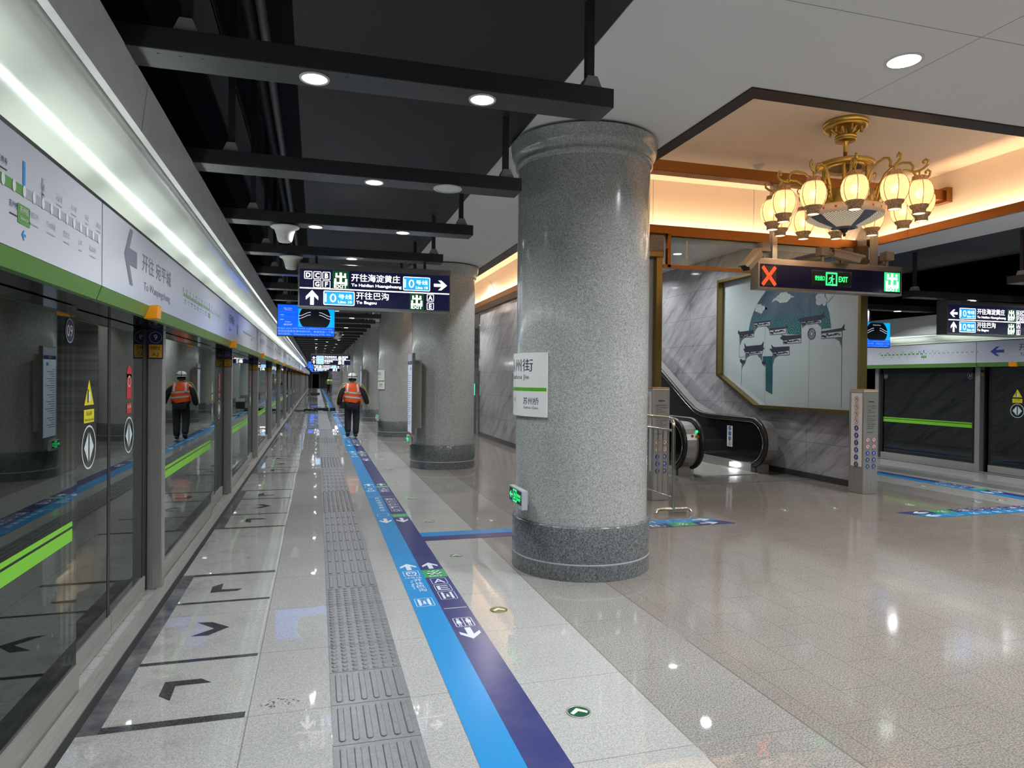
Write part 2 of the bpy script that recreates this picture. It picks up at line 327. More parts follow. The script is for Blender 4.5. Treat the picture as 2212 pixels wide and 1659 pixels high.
# ------------------------------------------------------------------ flat print: text and pictograms on a surface
_TX = {}
def glyphs(body, bold=0.0):
    key = (body, bold)
    if key not in _TX:
        c = bpy.data.curves.new('t', 'FONT'); c.body = body; c.size = 1.0; c.resolution_u = 2; c.fill_mode = 'FRONT'; c.offset = bold
        o = bpy.data.objects.new('t', c); C.objects.link(o)
        me = bpy.data.meshes.new_from_object(o.evaluated_get(bpy.context.evaluated_depsgraph_get()))
        v = [(p.co.x, p.co.y) for p in me.vertices]; f = [list(p.vertices) for p in me.polygons]
        bpy.data.objects.remove(o); bpy.data.curves.remove(c); bpy.data.meshes.remove(me)
        _TX[key] = (v, f)
    return _TX[key]
class Print(MB):
    def __init__(s, o, u, v, lift=0.0015, fn=None):
        MB.__init__(s); s.o = Vector(o); s.u = Vector(u); s.w = Vector(v); s.n = s.u.cross(s.w); s.L = lift; s.fn = fn
    def P(s, a, b, l):
        if s.fn: return s.fn(a, b, l*s.L)
        return tuple(s.o+s.u*a+s.w*b+s.n*(l*s.L))
    def poly(s, pts, m, l=1): s.add([s.P(a, b, l) for a, b in pts], [list(range(len(pts)))], m)
    def rect(s, a0, b0, a1, b1, m, l=1, sub=1):
        for i in range(sub):
            x0 = a0+(a1-a0)*i/sub; x1 = a0+(a1-a0)*(i+1)/sub
            s.poly([(x0, b0), (x1, b0), (x1, b1), (x0, b1)], m, l)
    def rr(s, a0, b0, a1, b1, r):
        o = []
        for cx, cy, a in ((a1-r, b1-r, 0), (a0+r, b1-r, 90), (a0+r, b0+r, 180), (a1-r, b0+r, 270)):
            for k in range(4): t = math.radians(a+30*k); o.append((cx+r*math.cos(t), cy+r*math.sin(t)))
        return o
    def rrect(s, a0, b0, a1, b1, r, m, l=1): s.poly(s.rr(a0, b0, a1, b1, r), m, l)
    def loop(s, A, B, m, l): 
        n = len(A); s.add([s.P(a, b, l) for a, b in A+B], [(i, (i+1) % n, n+(i+1) % n, n+i) for i in range(n)], m)
    def frame(s, a0, b0, a1, b1, r, t, m, l=1): s.loop(s.rr(a0, b0, a1, b1, r), s.rr(a0+t, b0+t, a1-t, b1-t, max(r-t, 0.0005)), m, l)
    def ell(s, cx, cy, rx, ry, n=20): return [(cx+rx*math.cos(2*PI*k/n), cy+ry*math.sin(2*PI*k/n)) for k in range(n)]
    def circ(s, cx, cy, rx, m, l=1, ry=None, n=20): s.poly(s.ell(cx, cy, rx, ry or rx, n), m, l)
    def ring(s, cx, cy, r, t, m, l=1, ry=None, n=24):
        q = (ry or r); s.loop(s.ell(cx, cy, r, q, n), s.ell(cx, cy, r-t, q-t, n), m, l)
    def line(s, p, q, w, m, l=1):
        d = Vector((q[0]-p[0], q[1]-p[1])); n = Vector((-d.y, d.x)).normalized()*w/2
        s.poly([(p[0]+n.x, p[1]+n.y), (p[0]-n.x, p[1]-n.y), (q[0]-n.x, q[1]-n.y), (q[0]+n.x, q[1]+n.y)], m, l)
    def text(s, body, a, b, h, m, l=1, al='l', bold=0.0, width=None, rot=0.0):
        if bold > 0:       # heavier strokes: the same outline set down again a hair to each side
            q = bold*h*.9
            for i, (dx, dy) in enumerate(((-q, -q), (q, -q), (-q, q), (q, q))): s.text(body, a+dx, b+dy, h, m, l+.15*i, al, 0.0, width, rot)
            return
        v, f = glyphs(body, 0.0)
        if not v: return
        x0 = min(p[0] for p in v); x1 = max(p[0] for p in v); y0 = min(p[1] for p in v); y1 = max(p[1] for p in v)
        sy = h/(y1-y0); sx = width/(x1-x0) if width else sy; wd = (x1-x0)*sx
        ox = a-(0 if al == 'l' else wd/2 if al == 'c' else wd); ca, sa = math.cos(rot), math.sin(rot); out = []
        for px, py in v:
            qx, qy = ox+(px-x0)*sx, b+(py-y0)*sy
            if rot: dx, dy = qx-a, qy-b; qx, qy = a+dx*ca-dy*sa, b+dx*sa+dy*ca
            out.append(s.P(qx, qy, l))
        s.add(out, f, m)
    def arrow(s, cx, cy, w, h, ang, m, l=1, t=0.26):   # block arrow with swept head, pointing up at ang = 0
        sh = [(0, .5), (.5, .06), (.5, -.17), (t/2, .10), (t/2, -.5), (-t/2, -.5), (-t/2, .10), (-.5, -.17), (-.5, .06)]
        ca, sa = math.cos(ang), math.sin(ang)
        s.poly([(cx+(x*w)*ca-(y*h)*sa, cy+(x*w)*sa+(y*h)*ca) for x, y in sh], m, l)
    def man(s, cx, cy, h, m, l=1):                     # running figure
        q = lambda pts: s.poly([(cx+x*h, cy+y*h) for x, y in pts], m, l)
        s.circ(cx+.10*h, cy+.40*h, .075*h, m, l, n=10)
        q([(-.02, .30), (.10, .31), (.13, .10), (.05, -.05), (-.08, -.02)])
        q([(.10, .31), (.20, .14), (.33, .20), (.33, .12), (.18, .05), (.09, .20)]); q([(-.02, .30), (-.22, .22), (-.28, .05), (-.21, .03), (-.16, .16), (.0, .22)])
        q([(.05, -.05), (.13, .10), (.20, -.18), (.14, -.42), (.26, -.45), (.26, -.50), (.07, -.49), (.11, -.20)])
        q([(-.08, -.02), (.05, -.05), (-.05, -.25), (-.32, -.30), (-.35, -.22), (-.12, -.17)])
    def chu(s, cx, cy, w, h, m, l=1):                  # the blocky exit character
        R = lambda a0, b0, a1, b1: s.rect(cx+a0*w, cy+b0*h, cx+a1*w, cy+b1*h, m, l)
        R(-.09, -.5, .09, .5); R(-.40, .06, -.26, .44); R(.26, .06, .40, .44); R(-.40, .06, .40, .22)
        R(-.5, -.5, -.33, -.04); R(.33, -.5, .5, -.04); R(-.5, -.5, .5, -.33); R(-.5, -.14, -.22, -.04) if 0 else None
D = {'disc': [(11.442,2.633),(11.412,2.748),(11.374,2.842),(11.311,2.958),(11.235,3.071),(11.147,3.165),(11.06,3.243),(10.877,3.378),(10.65,3.457),(10.374,3.487),(10.064,3.459),(9.769,3.375),(9.544,3.211),(9.384,2.998),(9.285,2.782),(9.234,2.532),(9.454,2.53),(9.455,2.603),(9.457,2.7),(9.955,2.712),(9.95,2.463),(10.321,2.496),(10.335,2.623),(10.79,2.64),(10.792,2.764),(11.281,2.754),(11.278,2.623)],'banner': [(11.001,2.12),(10.708,2.119),(10.707,1.411),(10.902,1.477),(10.913,2.024),(10.999,2.026)],'roofs': [[(11.796,2.61),(11.734,2.556),(11.277,2.57),(11.279,2.629),(11.436,2.633),(11.721,2.63),(11.772,2.667)],[(11.286,2.763),(10.792,2.764),(10.793,2.783),(11.287,2.779)],[(10.814,2.603),(10.346,2.609),(10.294,2.609),(10.336,2.661),(10.369,2.629),(10.814,2.639)],[(10.051,2.742),(9.965,2.684),(9.456,2.689),(9.361,2.741),(9.409,2.749),(9.401,2.834),(9.448,2.769),(9.945,2.758)],[(9.462,2.464),(8.994,2.475),(8.901,2.482),(8.953,2.496),(8.942,2.581),(9.004,2.516),(9.463,2.492)],[(10.514,2.436),(10.421,2.389),(9.949,2.415),(9.95,2.463),(10.332,2.474),(10.446,2.488),(10.481,2.52),(10.457,2.466)],[(11.61,2.286),(11.549,2.218),(11.003,2.23),(10.947,2.283),(10.992,2.285),(10.974,2.407),(11.043,2.342),(11.511,2.334),(11.58,2.413),(11.559,2.292)],[(10.807,2.251),(10.721,2.181),(10.249,2.209),(10.25,2.279),(10.675,2.282),(10.765,2.337),(10.723,2.258)],[(11.715,2.042),(11.64,1.99),(11.537,2.013),(11.538,2.062),(11.628,2.064),(11.692,2.104)],[(11.024,2.026),(10.913,2.047),(10.912,1.977),(11.016,1.979)]],'friezes': [[(11.739,2.553),(11.277,2.565),(11.276,2.505),(11.733,2.515)],[(11.281,2.758),(10.792,2.756),(10.791,2.687),(11.28,2.69)],[(10.801,2.597),(10.346,2.602),(10.344,2.512),(10.8,2.514)],[(9.954,2.68),(9.456,2.684),(9.455,2.631),(9.953,2.633)],[(9.452,2.457),(8.994,2.468),(8.992,2.368),(9.451,2.37)],[(10.421,2.386),(9.949,2.411),(9.948,2.328),(10.42,2.329)],[(11.549,2.215),(11.003,2.227),(11.002,2.17),(11.534,2.16)],[(10.709,2.178),(10.249,2.205),(10.248,2.128),(10.708,2.127)]],'mlines': [[(11.741,2.515),(11.739,2.125)],[(11.739,2.125),(11.561,2.128)],[(11.654,1.991),(11.665,1.57)],[(9.001,2.369),(8.992,1.252)],[(9.455,2.631),(9.457,2.374)],[(9.953,2.633),(9.947,2.321)],[(11.28,2.69),(11.276,2.513)],[(10.803,2.687),(10.8,2.514)],[(10.708,2.127),(10.71,1.973)],[(11.548,2.161),(11.553,1.989)]],'seams': [[(9.744,3.165),(9.75,1.228)],[(10.938,3.354),(10.927,1.241)]],'brackets': [[(11.728,2.515),(11.541,2.516),(11.663,2.461),(11.716,2.357)],[(11.267,2.689),(11.151,2.689),(11.227,2.638),(11.257,2.576)],[(10.803,2.684),(10.913,2.68),(10.838,2.628),(10.806,2.564)],[(9.942,2.629),(9.838,2.631),(9.92,2.58)],[(9.465,2.631),(9.554,2.627),(9.474,2.562)],[(9.001,2.366),(9.156,2.357),(9.054,2.311),(9.007,2.215)],[(11.534,2.16),(11.374,2.163),(11.506,2.102),(11.526,2.021)],[(11.019,2.16),(11.166,2.149),(11.063,2.082),(11.024,2.026)],[(10.701,2.124),(10.532,2.129),(10.66,2.072),(10.693,1.973)],[(11.64,1.99),(11.545,1.997),(11.625,1.941),(11.649,1.875)],[(10.912,1.977),(11.011,1.971),(10.935,1.93)]],'clouds': [[((10.551,3.163),0.076),((10.471,3.199),0.08),((10.379,3.188),0.091),((10.289,3.156),0.076),((10.424,3.126),0.08),((10.492,3.118),0.066),((10.344,3.117),0.072)],[((11.171,3.073),0.063),((11.095,3.065),0.066),((11.006,3.025),0.066),((11.106,3.003),0.076),((11.196,3.011),0.047),((11.055,2.966),0.053)],[((9.532,3.07),0.072),((9.454,3.075),0.076),((9.511,2.991),0.085),((9.404,3.0),0.072),((9.393,2.944),0.047)]],'tails': [[(10.278,3.177),(10.189,3.167),(10.119,3.133),(10.189,3.137),(10.277,3.117)],[(10.598,3.191),(10.692,3.171),(10.763,3.109),(10.644,3.135),(10.527,3.114)],[(10.957,3.043),(10.858,3.01),(10.968,2.982)],[(9.365,2.996),(9.271,3.047),(9.159,3.052),(9.233,3.029),(9.326,2.95)]],'roundwin': ((9.691,2.464),0.107),'chev': [[(-0.772,-0.808),(-0.591,-0.81),(-0.534,-0.871),(-0.71,-0.872),(-0.705,-1.044),(-0.77,-0.977)],[(-0.752,0.112),(-0.659,0.1),(-0.541,-0.023),(-0.652,-0.149),(-0.754,-0.138),(-0.63,-0.028)],[(-0.701,1.003),(-0.771,0.927),(-0.768,0.772),(-0.578,0.778),(-0.541,0.825),(-0.696,0.841)]]}
# ================================================================== the setting
Y0, Y1 = -9.0, 109.0
AX = 10.74                                   # left and right platforms mirror about X = 5.37
m = MB(); m.box(-1.34, 12.08, Y0, Y1, -0.25, 0.0, FLOOR); struct(m.build('floor'))
# white ceiling with two lantern recesses
RX0, RX1, RY0, RY1, RZ = 3.02, 8.26, 4.26, 8.80, 4.58
NX0, NX1, NY0, NY1 = 3.02, 4.56, 9.35, 24.0
WX0, WX1, WZ = 1.67, 9.07, 3.75
m = MB()
for a, b, c, d in ((WX0, WX1, Y0, RY0), (WX0, RX0, RY0, RY1), (RX1, WX1, RY0, RY1), (WX0, WX1, RY1, 9.0), (WX0, 4.72, 9.0, NY0), (8.16, WX1, 9.0, NY0), (WX0, NX0, NY0, NY1), (NX1+.1, 4.72, NY0, 20), (8.16, WX1, NY0, 20), (NX1+.1, WX1, 20, NY1), (WX0, WX1, NY1, Y1)):
    m.box(a, b, c, d, WZ, WZ+0.015, WHITE)
# fine panel joints in the ceiling boards
for yy in (-1.6, 0.8, 3.2, 5.6): m.box(WX0, RX0-.06 if yy > 4 else WX1, yy, yy+.004, WZ-.0008, WZ+.001, TXGREY)
for xx in (3.86, 5.9): m.box(xx, xx+.004, Y0, RY0-.05, WZ-.0008, WZ+.001, TXGREY)
struct(m.build('ceiling'))
m = MB()
m.box(RX0-.14, RX1+.22, RY0-.14, RY1+.25, RZ, RZ+.1, CREAM)
m.box(RX0-.14, RX0-.04, RY0-.14, RY1+.25, WZ+.015, RZ, CREAM); m.box(RX1+.14, RX1+.24, RY0-.14, RY1+.25, WZ+.015, RZ, CREAM)
m.box(RX0-.14, RX1+.22, RY0-.24, RY0-.14, WZ+.015, RZ, CREAM); m.box(RX0-.14, RX1+.22, RY1+.2, RY1+.3, WZ+.015, RZ, CREAM)
m.box(NX0-.14, NX1+.2, NY0-.1, NY1+.1, RZ, RZ+.1, CREAM); m.box(NX0-.14, NX0-.04, NY0, NY1, WZ+.015, RZ, CREAM)
m.box(NX1+.1, NX1+.2, NY0, NY1, 3.6, RZ, CREAM); m.box(NX0-.14, NX1+.2, NY0-.1, NY0, WZ+.015, RZ, CREAM); m.box(NX0-.14, NX1+.2, NY1, NY1+.1, WZ+.015, RZ, CREAM)
for xx in (4.7, 6.4): m.box(xx, xx+.004, RY1+.198, RY1+.2, 3.9, RZ, TXGREY)
for yy in (6.2, 7.9): m.box(RX1+.138, RX1+.14, yy, yy+.004, 3.9, RZ, TXGREY)
struct(m.build('ceiling_recess'))
# copper lips round the recesses, unlit ones given their shade as a darker metal
m = MB()
m.box(RX0-.05, RX0+.07, RY0-.05, RY1, WZ-.012, WZ+.10, BRONZE_SHADE); m.box(RX0+.07, RX1, RY0-.05, RY0+.10, WZ-.012, WZ+.10, BRONZE_SHADE)
struct(m.build('trim_1'))
m = MB()
m.box(RX0+.07, RX1-.06, RY1-.05, RY1, WZ+.0, WZ+.115, COPPER); m.box(RX1-.06, RX1, RY0+.1, RY1, WZ+.0, WZ+.115, COPPER)
m.box(RX0+.07, RX1-.06, RY1-.04, RY1+.0, WZ-.035, WZ, BRONZE_SHADE)  # dark underside of the far lip, shade put into the metal colour
for yy in (6.0, 7.9): m.box(RX1-.0605, RX1-.06, yy, yy+.004, WZ, WZ+.115, TXBLACK)
struct(m.build('trim_2'))
m = MB()
m.box(NX0-.05, NX0+.13, NY0-.05, NY1, WZ-.012, WZ+.10, BRONZE_SHADE); m.box(NX0+.13, NX1, NY0-.05, NY0+.10, WZ-.012, WZ+.10, BRONZE_SHADE)
struct(m.build('trim_3'))
m = MB(); m.box(NX1-.09, NX1-.05, NY0, NY1, 3.72, 3.85, COPPER); m.box(NX1-.085, NX1+.0, NY0, NY1, 3.57, 3.72, BRONZE_SHADE); struct(m.build('trim_4'))  # lower box paints the dark underside of the copper lip
# low black soffits and the open service voids above both platform edges
for nm, fx in (('ceiling_soffit_left', lambda x: x), ('ceiling_soffit_right', lambda x: AX-x)):
    m = MB(); a, b = sorted((fx(-.146), fx(1.667))); m.box(a, b, Y0, Y1, 3.755, 3.9, BLACK)
    a, b = sorted((fx(-.146), fx(-.10))); m.box(a, b, Y0, Y1, 3.9, 4.95, BLACK)
    a, b = sorted((fx(-1.5), fx(-.10))); m.box(a, b, Y0, Y1, 4.95, 5.05, BLACK)
    struct(m.build(nm))
# cable trays and ducts hung inside the left void
DUCT = mat('grey_duct_metal', (0.075, 0.075, 0.08), 0.5)
t = thing('cable_tray', 'wide dark grey cable tray running along inside the open black ceiling void', 'cable tray', (-.84, 0, 4.3))
m = MB(); m.box(-.11, .11, 1, 60, 0, .02, DUCT); m.box(-.115, -.10, 1, 60, 0, .08, DUCT); m.box(.10, .115, 1, 60, 0, .08, DUCT); m.build('tray', t)
m = MB(); [m.box(-.004, .004, k*1.75+1.6, k*1.75+1.608, .02, .65, DUCT) for k in range(30)]; m.build('hanger_rods', t)
for xx, zz, r, lb in ((-.36, 4.05, .035, 'dark pipe under the black ceiling void nearest the soffit edge'), (-.52, 4.45, .05, 'thicker dark pipe between the cable tray and the thin pipe in the ceiling void')):
    m = MB(); m.cyl((0, 1, 0), (0, 60, 0), r, DUCT, 10); tag(m.build('service_pipe', loc=(xx, 0, zz)), lb, 'pipe')
# tunnel walls behind the glass, end walls
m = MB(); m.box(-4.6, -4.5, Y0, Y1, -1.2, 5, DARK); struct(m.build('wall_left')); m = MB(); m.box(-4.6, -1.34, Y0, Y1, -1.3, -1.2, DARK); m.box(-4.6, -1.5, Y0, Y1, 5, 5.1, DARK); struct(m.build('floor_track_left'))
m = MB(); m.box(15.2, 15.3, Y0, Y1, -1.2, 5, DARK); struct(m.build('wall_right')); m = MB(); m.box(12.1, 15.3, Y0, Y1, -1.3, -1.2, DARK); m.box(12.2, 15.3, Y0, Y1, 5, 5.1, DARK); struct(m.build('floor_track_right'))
GREYW = mat('grey_end_wall', (0.16, 0.16, 0.16), 0.5)
m = MB(); m.box(-4.6, 15.3, Y0-.2, Y0, -1.2, 5.1, GREYW); struct(m.build('wall_back'))
m = MB(); m.box(-1.6, 15.3, Y1, Y1+.2, -1.2, 5.1, GREYW); struct(m.build('wall_end'))
m = MB(); m.box(-.62, .38, Y1-.06, Y1, 0, 2.15, DARK); d = struct(m.build('door_1'))
m = MB(); m.box(-.72, -.62, Y1-.1, Y1, 0, 2.25, STEEL); m.box(.38, .48, Y1-.1, Y1, 0, 2.25, STEEL); m.box(-.62, .38, Y1-.1, Y1, 2.15, 2.25, STEEL); m.build('door_frame', d)
# escalator hall
CXL, CXR, CY = 4.62, 8.10, 8.75
m = MB(); m.box(CXR, CXR+.06, 8.62, 20, 0, 4.3, MARX); struct(m.build('wall_escalator_right'))
m = MB(); m.box(CXL-.08, CXL+.10, 8.92, 19.2, 0, 3.57, MARX); struct(m.build('wall_escalator_left'))
m = MB(); m.box(CXL+.1, CXR, 19.9, 20.1, 0, 4.3, MARY); struct(m.build('wall_escalator_end'))
m = MB(); m.box(CXL+.1, CXR, 9.12, 20, 4.27, 4.37, WHITE); m.box(CXL+.1, CXR, 9.12, 9.16, 3.75, 4.27, WHITE); struct(m.build('ceiling_escalator'))
m = MB(); m.box(CXR-.02, CXR, 8.64, 19.9, 0, .10, KERB); struct(m.build('baseboard_right'))
m = MB(); m.box(CXL-.1, CXL-.08, 8.82, 19.2, 0, .12, KERB); struct(m.build('baseboard_left'))
# further cores down the station
m = MB(); m.box(4.55, 8.3, 27.5, 55, 0, 3.75, MARX); struct(m.build('wall_middle'))
m = MB(); m.box(1.32, 9.4, 61.5, 70, 0, 3.75, MARX); m.box(1.62, 9.1, 76, 100, 0, 3.75, MARX); struct(m.build('wall_far'))

# ================================================================== granite columns
def make_column(label):
    t = thing('granite_column', label, 'column', group='round grey granite columns')
    m = MB(); m.lathe([(.588, .445), (.588, 3.50)], COLG, seg=72, cap=False); m.build('shaft', t)
    m = MB(); m.lathe([(.588, 3.50), (.600, 3.515), (.612, 3.53), (.612, 3.545), (.604, 3.555), (.604, 3.575), (.630, 3.60), (.645, 3.64), (.645, 3.69), (.652, 3.70), (.652, 3.727)], COLG, seg=72, cap=False); m.build('capital_ring', t)
    m = MB(); m.lathe([(.613, 0), (.613, .130)], COLB, seg=72, cap=False); m.lathe([(.613, .130), (.6145, .134), (.6145, .140), (.613, .144)], TXLGREY, seg=72, cap=False)
    m.lathe([(.613, .144), (.613, .432), (.606, .445), (.588, .446)], COLB, seg=72, cap=False); m.build('base', t)
    return t
cl = ['nearest thick grey granite column with the station name plate', 'second round granite column from the camera, behind the hanging direction sign',
      'third round granite column, with a white name plate on its left edge', 'fourth round granite column from the camera', 'fifth round granite column, farthest one clearly seen down the platform']
c0 = make_column(cl[0])
for k in range(8):
    loc = (2.295, 5.72+6.99*k, 0)
    if k == 0: c0.location = loc
    elif loc[1] < 60: dup(c0, loc, cl[k] if k < 5 else 'distant round granite column far down the platform beyond the fifth')
dup(c0, (2.295, 5.72-6.99, 0), 'round granite column behind the camera')

# ================================================================== black ceiling beams with downlights
def make_beam(label):
    t = thing('ceiling_beam', label, 'ceiling beam', group='black steel beams under the ceiling')
    m = MB(); m.bbox(-1.05, 1.565, 0, .215, 0, .105, BEAMM, .004); m.build('beam', t)
    m = MB()
    for k in range(24):
        xx = -.72+k*.095
        for yy in (.05,): m.lathe([(.0, -.0012), (.006, -.0012), (.006, .0)], TXBLACK, (xx, yy, 0), 6, False, False)
    m.build('bolt_holes', t)
    for xx in (1.45, -.60):
        m = MB(); m.box(xx-.022, xx+.022, .06, .104, .16, .61 if xx > 0 else 1.8, BEAMM); m.build('hanger_rod', t)
        m = MB(); m.prism([(-.06, 0), (.06, 0), (.028, .07), (-.028, .07)], lambda a, b, d, X=xx: (X+a, .03+d, .105+b), 0, .10, GPLAST); m.build('hanger_bracket', t)
    return t
b0 = make_beam('nearest black ceiling beam, with two lit downlights above the platform')
def make_downlight(loc, label, group, power, r=.062, lens=LENS, parent_light=True, z_in=0):
    t = thing('downlight', label, 'downlight', loc, group)
    m = MB(); m.lathe([(r, -.006), (r*1.16, -.008), (r*1.2, -.002), (r*1.2, .001)], WPLAST, seg=24, cap=False); m.build('trim_ring', t)
    m = MB(); m.lathe([(0, -.004), (r, -.004)], lens, seg=24, cap=False); m.build('lens', t)
    if power: area('downlight_lamp', (0, 0, -.010), r*1.8, power, COOL, spread=math.radians(150), parent=t)
    return t
NB = 58; BY = lambda k: 3.465+1.752*k
dl_name = {}
far_l = None
for k in range(-5, NB):
    y = BY(k)
    if k == 0: b0.location = (0, y, 3.15)
    else: dup(b0, (0, y, 3.15), ('%s black ceiling beam from the camera' % nth(k)) if 0 < k < 12 else ('black ceiling beam behind the camera' if k < 0 else 'distant black ceiling beam far down the platform beyond the twelfth'))
    xs = (-.02, .845) if k % 2 == 0 else (.415,)
    for i, xx in enumerate(xs):
        side = ('left' if i == 0 else 'right') if len(xs) == 2 else 'single'
        if 0 <= k < 10: lb = '%s downlight in the %s black ceiling beam' % ({'left': 'left lit', 'right': 'right lit', 'single': 'only lit'}[side], nth(k)+(' one' if 0 else ''))
        elif k < 0: lb = 'lit downlight in a black beam behind the camera'
        else: lb = 'small lit downlight far down the platform ceiling beyond the tenth beam'
        if k < 22: make_downlight((xx, y+.105, 3.15), lb, 'downlights in the black beams', P_DOWN)
        else:
            if far_l is None: far_l = make_downlight((xx, y+.105, 3.15), lb, 'downlights in the black beams', 0)
            else: dup(far_l, (xx, y+.105, 3.15), lb)
            if k % 3 == 0 and i == 0: area('downlight_lamp', (xx, y+.105, 3.14), .11, P_DOWN*4, COOL, spread=math.radians(150))
make_downlight((.985, BY(1)+.105, 3.15), 'large unlit white disc in the second black ceiling beam', 'downlights in the black beams', 0, .095, OFFL)
# right platform beams, mirrored
def make_beam_r(label):
    t = thing('ceiling_beam', label, 'ceiling beam', group='black steel beams above the right platform')
    m = MB(); m.bbox(9.18, 12.2, 0, .215, 0, .105, BEAMM, .004); m.build('beam', t)
    m = MB(); m.box(9.27, 9.314, .06, .104, .1, .73, BEAMM); m.build('hanger_rod', t)
    m = MB(); m.prism([(-.06, 0), (.06, 0), (.028, .07), (-.028, .07)], lambda a, b, d: (9.292+a, .03+d, .105+b), 0, .10, GPLAST); m.build('hanger_bracket', t)
    return t
br0 = None
rl = {3: 'black ceiling beam above the right direction sign', 4: 'black ceiling beam with two lit downlights above the right screen doors', 5: 'dark ceiling beam behind the escalator hall, over the far right platform'}
for k in range(0, 12):
    lb = rl.get(k, 'black ceiling beam above the right platform, out past the escalator wall')
    if br0 is None: br0 = make_beam_r(lb); br0.location = (0, BY(k), 3.03)
    else: dup(br0, (0, BY(k), 3.03), lb)
    for i, xx in enumerate(((9.98, 10.76) if k % 2 == 0 else (10.52,))):
        if k == 4: q = ('left', 'right')[i]+' lit downlight in the beam above the right screen doors'
        elif k == 3: q = 'lit downlight just above the right hanging direction sign'
        else: q = 'lit downlight over the right platform'
        make_downlight((xx, BY(k)+.105, 3.03), q, 'downlights above the right platform', P_DOWN)
# downlights in the white ceiling and in the escalator hall
for x, y, lb in ((3.667, 3.58, 'large round lit downlight in the white ceiling, upper right'), (3.667, -.6, 'round lit downlight in the white ceiling behind the camera'), (7.2, .9, 'round lit downlight in the white ceiling out to the right'), (7.2, -2.6, 'round lit downlight in the white ceiling behind and right'), (3.667, -4.8, 'round lit downlight in the white ceiling far behind the camera'), (5.4, 3.0, 'round lit downlight in the white ceiling right of the upper one, out of frame'), (8.75, 5.2, 'round lit downlight in the white ceiling by the right platform, out of frame')):
    make_downlight((x, y, WZ), lb, 'downlights in the white ceiling', P_WHITE, .098)
for x, y, lb in ((7.15, 12.6, 'lit downlight in the escalator hall ceiling behind the glass transom'), (5.7, 12.6, 'lit downlight in the escalator hall ceiling over the left escalator'), (7.3, 14.8, 'farther lit downlight in the escalator hall ceiling by the marble wall'), (5.7, 14.8, 'farther lit downlight over the left escalator'), (6.5, 10.3, 'lit downlight just inside the escalator hall'), (6.5, 17.2, 'lit downlight deep in the escalator hall')):
    make_downlight((x, y, 4.27), lb, 'downlights in the escalator hall', P_HALL, .085)
for k in range(4): make_downlight((3.75, 11.2+3.6*k, RZ), 'added unseen lamp up inside the narrow lit recess beyond the nearest column', 'added unseen lamps in the narrow recess', 55, .085)  # unseen fill lamps added to brighten the marble wall past the column
for k in range(5): make_downlight((3.4, 26+8*k, WZ), 'distant lit downlight in the white ceiling, hidden behind the columns', 'downlights in the white ceiling', P_WHITE, .098)
# recess cove lighting
area('cove_lamp', (5.64, RY1+.05, WZ+.05), RX1-RX0-.3, P_COVE*4.4, WARM, (0, .35, 1), .03, along=(1, 0, 0)); area('cove_lamp', (RX1+.03, 6.55, WZ+.05), RY1-RY0-.3, P_COVE*4.2, WARM, (.35, 0, 1), .03, along=(0, 1, 0))
area('cove_lamp', (5.64, RY0-.06, WZ+.13), RX1-RX0-.3, P_COVE*2.4, WARM, (0, .5, 1), .03, along=(1, 0, 0)); area('cove_lamp', (RX0-.06, 6.55, WZ+.13), RY1-RY0-.3, P_COVE*2.2, WARM, (.5, 0, 1), .03, along=(0, 1, 0))
area('cove_lamp', (NX1+.02, 16.6, 3.86), 14.0, P_COVE*13, WARM, (.35, 0, 1), .03, along=(0, 1, 0))

